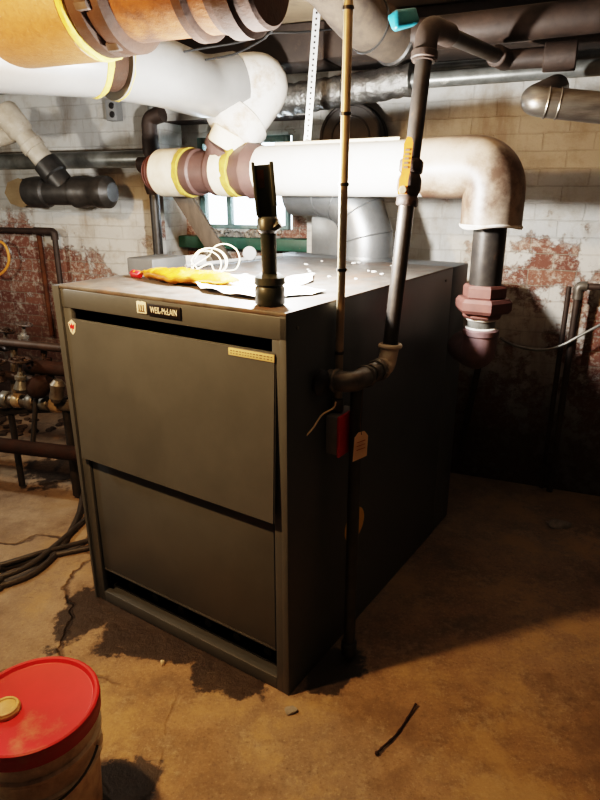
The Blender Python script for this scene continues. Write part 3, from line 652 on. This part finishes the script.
sp = thing('hanger_strap', (0.028, 2.668, 1.662), 'perforated galvanised hanger strap holding up the white header', 'strap')
h0 = V((0.028, 2.668, 1.670)); h1 = V((0.063, 2.645, 2.129)); h2 = V((h1.x + .03, h1.y + .02, CEIL - .004))
sdn = V((.99, -.12, 0)).normalized(); nn = V((-.12, -.99, 0)).normalized()
bm = new(); pth = [h0, h1, h2]
for A_, B_ in zip(pth, pth[1:]):
    poly(bm, [A_ - sdn * .0135, A_ + sdn * .0135, B_ + sdn * .0135, B_ - sdn * .0135], .0015, nn)
obj('band', bm, M_strap, sp)
bm = new(); hn = 24
for k in range(hn):
    p = lerp(h0, h1, (k + .5) / hn); cyl(bm, p + nn * .0014, p + nn * .0021, .0045, 10)
obj('hole', bm, M_plate, sp, 'row of round punched holes').__setitem__('kind', 'stuff')
bm = new(); cyl(bm, h0 + nn * .001 - UP * -.006, h0 + nn * .012 + UP * .006, .011, 8); obj('bolt', bm, M_valve, sp)

for i, (pp, lab) in enumerate((([(-0.418, 2.500, 1.964), (-0.342, 2.520, 1.980), (-0.214, 2.500, 1.995), (-0.109, 2.400, 2.002), (-0.091, 2.300, 1.990)], 'upper dark wire sagging beneath the rusty capped main'),
                               ([(-0.357, 2.620, 1.959), (-0.242, 2.600, 1.976), (-0.135, 2.500, 2.001), (-0.093, 2.350, 1.992), (0.000, 2.600, 2.047), (0.178, 2.800, 2.104)], 'lower dark wire looping from the rusty cap to the strap'))):
    bm = new(); tube(bm, spline(pp), .0035, 8); tag(obj('wire', bm, M_black), lab, 'wire', 'ceiling wires')

# ------------------------------------------------------------------ left wall pipework
lp = thing('grey_pipe', (-1.348, 3.883, 1.633), 'dull grey horizontal pipe along the left part of the brick wall', 'pipe')
a0 = V((-3.114, 4.597, 1.690)); a1 = V((-0.832, 3.675, 1.626)); a0.z = a1.z = (a0.z + a1.z) / 2
bm = new(); cyl(bm, a0, a1, .046, 24); obj('pipe', bm, M_greypipe, lp)
bm = new(); lathe(bm, V((-0.887, 3.697, 1.632)), V((-0.759, 3.645, 1.630)), [(0, .05), (.1, .056), (.9, .056), (1, .05)], 20); vz = V((-0.819, 3.670, 1.631))
lathe(bm, vz - UP * .16, vz + UP * .17, [(0, .04), (.1, .05), (.9, .045), (1, .036)], 20); tube(bm, fillet([vz + UP * .15, vz + UP * .23, vz + UP * .25 + WR * .09], .05), .042, 20)
obj('tee', bm, M_rustpipe, lp, 'corroded brown tee')
bm = new(); cyl(bm, vz - UP * .1, V((vz.x, vz.y, .02)), .028, 18); obj('standpipe', bm, M_castiron, lp, 'dark vertical pipe below the tee')
bm = new(); cyl(bm, vz + UP * .16 + WR * .02, V((vz.x, vz.y, CEIL - .17)) + WR * .02, .02, 16); obj('thin_riser', bm, M_greypipe, lp)
ci = thing('soil_pipe', (-1.299, 3.691, 1.478), 'black cast iron drain stub with a cream pipe slanting into it', 'pipe')
i0 = V((-1.554, 3.751, 1.483)); i1 = V((-1.010, 3.531, 1.479)); i1.z = i0.z
bm = new(); lathe(bm, i0, i1, [(0, .05), (.01, .078), (.12, .085), (.24, .082), (.26, .070), (.56, .070), (.58, .084), (.66, .084), (.68, .078), (.84, .078), (.86, .086), (.95, .084), (1, .05)], 32)
obj('stub', bm, M_castiron, ci)
y0 = lerp(i0, i1, .50); y1 = V((-1.405, 3.669, 1.636)); y2 = V((-1.603, 3.663, 1.912))
bm = new(); lathe(bm, y0, lerp(y0, y1, 1.0), [(0, .058), (.55, .062), (.6, .072), (1, .072)], 24); obj('branch', bm, M_castiron, ci)
bm = new(); lathe(bm, lerp(y0, y1, .85), y2, [(0, .05), (.06, .056), (.3, .056), (.31, .064), (.42, .064), (.43, .056), (.55, .054), (.6, .068), (.95, .072), (1, .06)], 24)
tube(bm, fillet([lerp(y1, y2, .62), V((-1.681, 3.738, 1.768)), V((-1.783, 3.779, 1.813))], .05), .052, 20); obj('cream_pipe', bm, M_pvc, ci, 'grubby cream painted pipe')
bm = new(); cyl(bm, V((-1.685, 3.933, 1.477)), V((-1.797, 4.194, 1.475)), .085, 8); tag(obj('clay_collar', bm, M_clay), 'tan collar on the wall behind the black drain stub', 'pipe')

ob = thing('outlet_box', (-1.025, 3.850, 1.913), 'grey electrical outlet box on the brick wall below the white main', 'outlet')
oc = wu((-1.047, 3.913, 1.924)); oz = (-1.047, 3.913, 1.924)[2]
bm = new(); box(bm, MW, oc - .04, oc + .032, -.06, -.001, oz - .055, oz + .055, .004); obj('box', bm, M_gbox, ob)
for dz in (.022, -.024):
    bm = new(); cyl(bm, MW @ V((oc + .004, -.058, oz + dz)), MW @ V((oc + .004, -.066, oz + dz)), .017, 18, .002); obj('socket', bm, M_plate, ob, 'round black socket')
bm = new(); cyl(bm, MW @ V((oc - .01, -.03, oz + .054)), MW @ V((oc - .01, -.03, CEIL - .17)), .011, 12); obj('conduit', bm, M_gbox, ob)

fr_ = thing('thin_pipe_loop', (-1.651, 4.070, 1.241), 'thin rusty pipe bent down beside the boiler on the left wall', 'pipe')
j0 = V((-3.011, 4.609, 1.248)); j1 = V((-1.540, 4.015, 1.251)); j1.z = j0.z; j2 = V((j1.x, j1.y, .62))
bm = new(); tube(bm, fillet([j0, j1, j2], .05), .017, 16); obj('pipe', bm, M_rustpipe, fr_)
bm = new(); tube(bm, fillet([lerp(j0, j1, .9), j1, lerp(j1, j2, .08)], .05), .023, 16); obj('elbow', bm, M_rustpipe, fr_)
bm = new(); p = V((-1.688, 4.139, 1.123)); cyl(bm, p + UP * .10, V((p.x, p.y, .55)), .016, 14); tag(obj('thin_pipe', bm, M_rusto), 'orange rusted upright pipe against the brick, left of the boiler', 'pipe')

# valve manifold on the left
vm = thing('valve_manifold', (-1.388, 2.950, 0.279), 'tangle of rusty pipes and hand-wheel valves left of the boiler', 'pipes')
ZM = 2.95
def mpipe(a, b, r, m=M_rustpipe, name='pipe'):
    bm = new(); cyl(bm, a, b, r, 16); return obj(name, bm, m, vm)
l0, l1 = V((-1.681, 3.000, 0.802)), V((-0.976, 2.750, 0.805)); l1.z = l0.z; l0 = lerp(l1, l0, 2.1)
mpipe(l0, l1, .020)
l2, l3 = V((-1.722, 2.980, 0.512)), V((-0.946, 2.780, 0.569)); l3.z = l2.z; l2 = lerp(l3, l2, 2.1)
mpipe(l2, l3, .030, M_valve)
l4, l5 = V((-1.718, 2.900, 0.299)), V((-0.886, 2.680, 0.400)); l5.z = l4.z; l4 = lerp(l5, l4, 2.1)
mpipe(l4, l5, .036, M_rust, 'lower_pipe')
for (p, r) in ((V((-1.464, 2.950, 0.522)), .016), (V((-1.139, 2.850, 0.545)), .022)):
    mpipe(p, V((p.x, p.y, .02)), r, M_castiron, 'leg')
for (p, r, h) in ((V((-1.323, 2.920, 0.651)), .02, .2), (V((-1.200, 2.860, 0.668)), .017, .16)):
    mpipe(p + UP * .07, p - UP * h * .5, r, M_rust, 'riser')
for k, (x, t) in enumerate(((-6, 0), (8, 0), (20, 0), (34, 0), (47, 0), (58, 0))):
    p = lerp(V((-1.722, 2.980, 0.512)), l3, (x + 40) / 140.0); p.z = l3.z; dr = (l3 - l2).normalized()
    bm = new(); nut(bm, p - dr * .022, p + dr * .022, .045 if k % 2 else .038, 8); obj('coupling', bm, (M_valve, M_greypipe, M_brass)[k % 3], vm)
mpipe(V((-1.301, 2.860, 0.698)), V((-0.938, 2.740, 0.703)), .034, M_rust, 'lagged_pipe')
mpipe(V((-1.509, 2.900, 0.657)), V((-1.282, 2.860, 0.628)), .022, M_rustpipe)
mpipe(V((-1.391, 2.940, 0.777)), V((-1.421, 2.920, 0.516)), .016, M_valve, 'riser')
mpipe(V((-1.222, 2.880, 0.777)), V((-1.253, 2.850, 0.530)), .014, M_rustpipe, 'riser')
mpipe(V((-1.553, 2.960, 0.428)), V((-1.062, 2.820, 0.499)), .016, M_castiron)
mpipe(V((-1.276, 2.840, 0.543)), V((-1.304, 2.800, 0.330)), .012, M_castiron, 'riser')
bm = new(); lathe(bm, V((-1.282, 2.800, 0.587)), V((-1.180, 2.800, 0.646)), [(0, .03), (.2, .05), (.5, .055), (.8, .04), (1, .03)], 14); obj('check_valve', bm, M_rust, vm)
bm = new(); lathe(bm, V((-1.153, 2.770, 0.547)), V((-1.130, 2.770, 0.656)), [(0, .02), (.2, .034), (.5, .03), (.8, .036), (1, .02)], 14); obj('check_valve', bm, M_valve, vm)
def wheel_valve(base, top, R, mb, name='hand_valve'):
    base, top = V(base), V(top); d = top - base
    bm = new(); lathe(bm, base, lerp(base, top, .62), [(0, .022), (.15, .034), (.4, .026), (.6, .018), (.62, .026), (.8, .026), (.82, .015), (1, .013)], 16)
    body = obj(name, bm, mb, vm)
    bm = new(); cyl(bm, lerp(base, top, .5), top, .008, 10); obj('stem', bm, M_valve, body)
    bm = new(); torus(bm, top, d, R, .007, 24, 8); cyl(bm, top - d.normalized() * .01, top + d.normalized() * .012, .016, 12)
    a, b = perp(d.normalized())
    for k in range(5):
        v = a * math.cos(k * 2 * PI / 5) + b * math.sin(k * 2 * PI / 5); cyl(bm, top, top + v * R, .006, 8)
    obj('handwheel', bm, M_rustpipe, body)
wheel_valve((-1.344, 2.930, 0.774), (-1.323, 2.930, 0.887), .034, M_valve)
wheel_valve((-1.315, 2.780, 0.598), (-1.298, 2.780, 0.749), .044, M_greypipe)
wheel_valve((-1.487, 3.020, 0.736), (-1.457, 3.020, 0.838), .036, M_rustpipe)
wheel_valve((-1.448, 2.860, 0.618), (-1.442, 2.860, 0.718), .038, M_rustpipe)
bm = new(); tube(bm, spline([(-2.013, 4.174, 1.184), (-1.922, 4.137, 1.162), (-1.898, 4.127, 1.074), (-1.945, 4.146, 0.994), (-2.043, 4.186, 0.950), (-2.091, 4.205, 1.039), (-2.008, 4.161, 1.179)]), .009, 10)
tag(obj('extension_cord', bm, M_cord), 'orange cord loop hanging at the left edge against the brick wall', 'cord')
# low rubble against the wall foot
bm = new()
for k in range(60):
    p = lerp((-2.453, 4.287, -0.211), (-1.555, 3.924, -0.095), random.random()) - WN * random.uniform(-.05, .35); r = random.uniform(.012, .035)
    bmesh.ops.create_icosphere(bm, subdivisions=2, radius=r, matrix=Matrix.Translation((p.x, p.y, r * .4)) @ Matrix.Diagonal((1.3, 1, .6, 1)))
disp(bm, .012, 25); tag(obj('rubble', bm, M_rubble), 'brown rubble heaped on the floor under the left pipes', 'rubble', kind='stuff')

# ------------------------------------------------------------------ things behind and on the boiler
bm = new(); p0, p1 = V((-0.631, 3.220, 1.551)), V((-0.369, 3.230, 1.116)); dd_ = (p1 - p0).normalized(); xx = dd_.cross(WN).normalized()
yy = xx.cross(dd_); MP = Matrix(((xx.x, yy.x, dd_.x, p0.x), (xx.y, yy.y, dd_.y, p0.y), (xx.z, yy.z, dd_.z, p0.z), (0, 0, 0, 1)))
box(bm, MP, -.045, .045, -.012, .012, 0, (p1 - p0).length * 3.2, .003); tag(obj('plank', bm, M_wood), 'brown plank leaning diagonally below the brown tee by the window', 'plank')
bm = new(); box(bm, MB, -.20, -.055, .47, .66, .0, 1.24, .006); gb = obj('metal_cabinet', bm, M_dbox); tag(gb, 'grey metal box just behind the left edge of the boiler top', 'box')
bm = new(); box(bm, MB, -.13, -.07, .72, .80, 0, 1.23, .004); tag(obj('bracket_post', bm, M_chip), 'small white-spattered post beside the grey metal box', 'post')

# yellow bag
bg = thing('yellow_bag', (-0.423, 2.210, 1.206), 'wrinkled yellow plastic bag lying on the left of the boiler top', 'bag')
bm = new(); ya, yb = V((-0.574, 2.198, 1.218)), V((-0.198, 1.937, 1.230)); nrr = 26; prof = [.012, .020, .036, .050, .060, .066, .068, .066, .060, .052, .038, .016]
pr_ = []
tt = [lerp(ya, yb, i / 33) for i in range(34)]
def pick(i): s = i / 33 * (len(prof) - 1); k = min(int(s), len(prof) - 2); return prof[k] * (1 - s + k) + prof[k + 1] * (s - k)
tube(bm, tt, [pick(i) for i in range(34)], nrr)
for v in bm.verts: v.co.z = BH + .021 + (v.co.z - ya.z) * .34
disp(bm, .009, 22, 2); disp(bm, .005, 60, 5)
for v in bm.verts: v.co.z = max(v.co.z, BH + .001)
obj('bag_body', bm, M_bag, bg)
bm = new(); lathe(bm, V((-0.603, 2.241, 1.216)), V((-0.554, 2.171, 1.218)), [(0, .006), (.3, .014), (.8, .014), (1, .009)], 14); disp(bm, .003, 40); obj('tip', bm, M_redbox, bg, 'red tip')
# papers
def paper(pts, m, lift=.004, amp=.012, seed=0, sub=4):
    bm = new(); f = bm.faces.new([bm.verts.new(V(p)) for p in pts]); bmesh.ops.triangulate(bm, faces=bm.faces)
    bmesh.ops.subdivide_edges(bm, edges=bm.edges[:], cuts=sub, use_grid_fill=True); bmesh.ops.triangulate(bm, faces=bm.faces)
    for v in bm.verts:
        v.co.z = BH + lift + amp * abs(noise.noise(v.co * 9 + V((seed, 0, 0)))) * 1.6
    ex = bmesh.ops.extrude_face_region(bm, geom=bm.faces[:]); bmesh.ops.translate(bm, vec=(0, 0, .0012), verts=[g for g in ex['geom'] if isinstance(g, bmesh.types.BMVert)])
    return bm
bm = paper([(-0.390, 2.086, 1.206), (-0.269, 2.158, 1.206), (-0.196, 2.236, 1.206), (-0.131, 2.158, 1.206), (-0.072, 2.040, 1.206), (0.025, 1.933, 1.206), (0.078, 1.855, 1.206), (0.035, 1.800, 1.206), (-0.037, 1.765, 1.206), (-0.116, 1.715, 1.206), (-0.182, 1.765, 1.206), (-0.281, 1.855, 1.206)], M_paper)
tag(obj('paper_sheet', bm, M_paper), 'large crumpled white sheet around the foot of the dark valve post', 'paper')
bm = paper([(-0.055, 2.134, 1.206), (0.000, 2.236, 1.206), (0.046, 2.236, 1.206), (0.040, 2.062, 1.206), (-0.010, 1.974, 1.206), (-0.054, 1.995, 1.206)], M_paper, .003, .01, 5)
tag(obj('paper_sheet', bm, M_paper), 'small white paper scrap right of the dark valve post', 'paper')
# coil of wire
bm = new(); pts = []
w_c = [((-0.274, 2.280, 1.261), .056, .052), ((-0.327, 2.270, 1.251), .060, .048), ((-0.335, 2.250, 1.247), .054, .044), ((-0.316, 2.240, 1.255), .058, .046)]
pts += [V((-0.456, 2.140, 1.192)), V((-0.455, 2.160, 1.216)), V((-0.430, 2.180, 1.234)), V((-0.389, 2.220, 1.222))]
for c_, rx, rz in w_c:
    c_ = V(c_)
    for k in range(12):
        th_ = PI * 1.1 + k * 2 * PI / 12; pts.append(c_ + V((math.cos(th_) * rx, math.sin(th_) * rx * .2, max(math.sin(th_) * rz, -.040))))
for p in pts: p.z = max(p.z, BH + .005)
tube(bm, spline(pts, 4), .0021, 8); tag(obj('wire_coil', bm, M_wire), 'loose cream wire coiled in upright loops on the yellow bag', 'wire')
# float rod with white disc
rd = thing('float_rod', (-0.234, 2.684, 1.206), 'thin grey rod with a round pale disc lying behind the wire coil', 'rod')
q0 = V((-0.441, 2.436, 1.218)); q1 = V((-0.081, 2.857, 1.218))
bm = new(); cyl(bm, q0, q1, .008, 12); obj('rod', bm, M_gbox, rd)
qd = lerp(q0, q1, .62)
bm = new(); dn = V((.35, -.93, .12)).normalized(); qd = qd + UP * .022 + dn * .01; cyl(bm, qd - dn * .006, qd + dn * .006, .030, 28, .003); obj('disc', bm, M_gbox, rd, 'round pale grey disc')
# plaster chips
for k in range(16):
    p = bl(random.uniform(.35, .8), random.uniform(.45, 1.08), BH + .002); r = random.uniform(.004, .010)
    bm = new(); bmesh.ops.create_icosphere(bm, subdivisions=1, radius=r, matrix=Matrix.Translation(p) @ Matrix.Diagonal((1.2, 1, .5, 1))); disp(bm, .003, 90, k)
    tag(obj('plaster_chip', bm, M_chip), 'tiny white plaster chip lying on the boiler top', 'chip', 'plaster chips on the boiler top')
for i, (pp, lab) in enumerate((((0.165, 2.409, 1.206), 'crumpled blue-white scrap on the boiler top behind the tan conduit'),)):
    bm = new(); bmesh.ops.create_icosphere(bm, subdivisions=2, radius=.014, matrix=Matrix.Translation(V(pp) + UP * .006) @ Matrix.Diagonal((1.2, 1, .5, 1))); disp(bm, .008, 60)
    tag(obj('paper_scrap', bm, M_paper), lab, 'scrap')

# ------------------------------------------------------------------ floor things
pl = thing('bucket', (-0.600, 1.133, 0.355), 'dirty white plastic pail with a red lid in the lower left corner', 'bucket')
bc = V((-0.621, 1.135, 0.362)); bc.z = 0; pl.location = bc
bm = new(); lathe(bm, bc, bc + UP * .352, [(0, .116), (.02, .122), (.60, .133), (.61, .142), (.63, .142), (.64, .1355), (.78, .1365), (.79, .145), (.81, .145), (.82, .137), (.97, .138), (1, .134)], 56); obj('pail', bm, M_pail, pl)
bm = new(); lathe(bm, bc + UP * .328, bc + UP * .376, [(0, .144), (.1, .149), (.62, .149), (.70, .151), (.95, .149), (1, .145)], 56)
# hollow the lid's middle: a raised rim over a flat centre
bmesh.ops.delete(bm, geom=[f for f in bm.faces if len(f.verts) > 8 and f.calc_center_median().z > .37], context='FACES_ONLY')
prev = [v for v in bm.verts if abs(v.co.z - .376) < 1e-4]; prev.sort(key=lambda v: math.atan2(v.co.y - bc.y, v.co.x - bc.x))
for r, z in ((.139, .375), (.134, .367), (.131, .366)):
    nx = [bm.verts.new(bc + V(((v.co - bc).x, (v.co - bc).y, 0)).normalized() * r + UP * z) for v in prev]; skin(bm, prev, nx); prev = nx
bm.faces.new(prev)
lid = obj('lid', bm, M_red, pl, 'red snap-on lid')
cp = V((-0.675, 1.117, 0.366)); cp.z = .366
bm = new(); lathe(bm, cp, cp + UP * .012, [(0, .033), (.6, .033), (.9, .031), (1, .029)], 32); torus(bm, cp + UP * .012, UP, .027, .0035, 32, 8); obj('spout_cap', bm, M_cap, lid, 'round tan spout cap')
bm = new(); hp = []
for k in range(25):
    th_ = -PI * .92 + (PI * .92) * k / 24; r = .143 + .005 * math.sin(PI * k / 24); hp.append(bc + V((math.cos(th_) * r, math.sin(th_) * r, .262 - .055 * math.sin(PI * k / 24))))
tube(bm, hp, .003, 8); obj('handle', bm, M_castiron, pl, 'thin wire bail handle')
for p in (hp[0], hp[-1]):
    o_ = V((p.x - bc.x, p.y - bc.y, 0)).normalized(); bm = new(); cyl(bm, p - o_ * .012, p + o_ * .006, .014, 14, .002); obj('handle_ear', bm, M_pail, pl)

for pp, r, lab in (([(-2.192, 1.773, 0.014), (-1.279, 2.032, 0.014), (-1.186, 2.083, 0.014), (-1.086, 2.178, 0.014), (-1.049, 2.357, 0.014), (-1.061, 2.627, 0.020), (-1.107, 2.855, 0.030), (-1.113, 3.051, 0.014), (-0.977, 3.152, 0.014)], .0135, 'dark rubber hose nearest the bucket, curving behind the boiler'),
                   ([(-2.349, 1.936, 0.014), (-1.294, 2.068, 0.034), (-1.197, 2.115, 0.034), (-1.112, 2.198, 0.034), (-1.064, 2.356, 0.030), (-1.031, 2.562, 0.014), (-0.984, 2.716, 0.014), (-0.863, 2.821, 0.014)], .0125, 'dark rubber hose curving through the middle of the hose bundle'),
                   ([(-2.467, 2.059, 0.013), (-1.336, 2.145, 0.013), (-1.240, 2.201, 0.013), (-1.107, 2.281, 0.013), (-0.927, 2.359, 0.013), (-0.805, 2.424, 0.013)], .012, 'dark rubber hose lying nearly straight to the boiler corner'),
                   ([(-2.565, 2.160, 0.012), (-1.339, 2.160, 0.036), (-1.234, 2.195, 0.036), (-1.104, 2.284, 0.036), (-0.940, 2.426, 0.012), (-0.830, 2.512, 0.012)], .011, 'thinnest dark hose along the back of the hose bundle')):
    bm = new(); tube(bm, spline(pp), r, 12); tag(obj('hose', bm, M_hose), lab, 'hose', 'rubber hoses left of the boiler')
bm = new(); tw = spline([(0.354, 1.494, 0.010), (0.311, 1.431, 0.005), (0.274, 1.381, 0.006), (0.234, 1.342, 0.008), (0.212, 1.319, 0.008)], 5); tube(bm, tw, [.003 + .0015 * (i % 4 == 0) for i in range(len(tw))], 8); bmesh.ops.create_icosphere(bm, subdivisions=1, radius=.007, matrix=Matrix.Translation((0.215, 1.322, 0.008))); tag(obj('twig', bm, M_twig), 'dark bent twig lying on the bare floor in front', 'twig')
bm = new(); bmesh.ops.create_icosphere(bm, subdivisions=2, radius=.010, matrix=Matrix.Translation((-0.459, 1.672, 0.006))); disp(bm, .008, 60); tag(obj('red_scrap', bm, M_pail), 'tiny pale scrap lying on the damp stain before the boiler', 'scrap')
bm = new(); bmesh.ops.create_icosphere(bm, subdivisions=2, radius=.016, matrix=Matrix.Translation((-0.027, 1.475, 0.006)) @ Matrix.Diagonal((1.4, 1, .5, 1))); disp(bm, .010, 50); tag(obj('stone_chip', bm, M_debris), 'grey broken chip on the floor at the boiler near corner', 'chip')
bm = new(); bmesh.ops.create_icosphere(bm, subdivisions=2, radius=.035, matrix=Matrix.Translation((1.223, 2.573, 0.008)) @ Matrix.Diagonal((1.6, 1, .4, 1))); disp(bm, .02, 24); tag(obj('stone_chip', bm, M_debris), 'flat pale stone on the dark floor near the right wall', 'stone')

# ------------------------------------------------------------------ right wall things
rp = thing('bent_pipe', (1.274, 2.867, 1.013), 'rusty pipe elbowing down the right part of the brick wall', 'pipe')
n0 = V((1.503, 2.753, 1.081)); n1 = V((1.273, 2.846, 1.081)); n1.z = n0.z; n2 = V((1.306, 2.854, 0.291))
bm = new(); tube(bm, fillet([n0, n1, V((n1.x, n1.y, .04))], .05), .015, 16); obj('pipe', bm, M_rustpipe, rp)
bm = new(); tube(bm, fillet([lerp(n0, n1, .86), n1, n1 - UP * .06], .04), .022, 16); obj('elbow', bm, M_valve, rp)
bm = new(); p = n1 - WR * .04 + WN * .03; cyl(bm, p - UP * .01, V((p.x, p.y, .04)), .012, 14); obj('second_leg', bm, M_rustpipe, rp)
bm = new(); tube(bm, spline([(0.984, 2.984, 0.806), (1.046, 2.927, 0.780), (1.141, 2.867, 0.775), (1.216, 2.826, 0.805), (1.306, 2.789, 0.875), (1.503, 2.731, 1.018)]), .007, 10); tag(obj('cable', bm, M_greypipe), 'grey cable sagging across the right wall in front of the rusty pipe', 'cable')
mf = thing('floor_valve', (1.537, 2.959, 0.000), 'small grey metal fitting on the floor at the right edge', 'fitting')
fb = V((1.542, 2.948, 0.000)); 
bm = new(); lathe(bm, fb, fb + UP * .10, [(0, .05), (.2, .05), (.25, .036), (.7, .036), (.75, .045), (1, .04)], 18); obj('body', bm, M_greypipe, mf)
bm = new(); cyl(bm, fb - WR * .05, fb - WR * .035 + UP * .17, .011, 12); obj('stem', bm, M_greypipe, mf)
bm = new(); cyl(bm, V((0.923, 3.085, 0.646)), V((0.873, 3.156, 0.000)) , .016, 12); tag(obj('leaning_rod', bm, M_rustpipe), 'dark rod leaning against the wall in shadow right of the boiler', 'rod')

# ------------------------------------------------------------------ light
def lamp(name, loc, energy, color, radius):
    l = bpy.data.lights.new(name, 'POINT'); l.energy = energy; l.color = color; l.shadow_soft_size = radius
    o = bpy.data.objects.new(name, l); COL.objects.link(o); o.location = loc; return o
wl = lamp('warm_bulb', (-.98, 1.20, 1.86), 120, (1.0, .61, .29), .04)
wl.data.type = 'SPOT'; wl.data.spot_size = math.radians(150); wl.data.spot_blend = .5
wl.rotation_euler = V((.62, .46, -.34)).to_track_quat('-Z', 'Y').to_euler()
lamp('work_light', (-0.094, 1.920, 1.508), 135, (1.0, .98, .95), .03)
lamp('left_fill', (-2.2, 2.55, 1.50), 36, (1.0, .93, .82), .05)  # added fill lamp out of view, brightens the left wall
w = bpy.data.worlds.new('overcast_daylight'); scene.world = w; w.use_nodes = True
bg_ = w.node_tree.nodes['Background']; bg_.inputs['Color'].default_value = (.80, .92, 1.0, 1); bg_.inputs['Strength'].default_value = 12.0

# ------------------------------------------------------------------ camera
cam = bpy.data.cameras.new('camera'); co = bpy.data.objects.new('camera', cam); COL.objects.link(co)
cam.sensor_fit = 'VERTICAL'; cam.sensor_height = 36.0; cam.lens = 620 / 800 * 36.0; cam.clip_start = .02
co.location = (0, 0, 1.5); co.rotation_euler = (math.radians(90 - 18.8), 0, 0)
scene.camera = co
scene.view_settings.view_transform = 'Filmic'
scene.view_settings.look = 'High Contrast'
scene.view_settings.exposure = 0.12
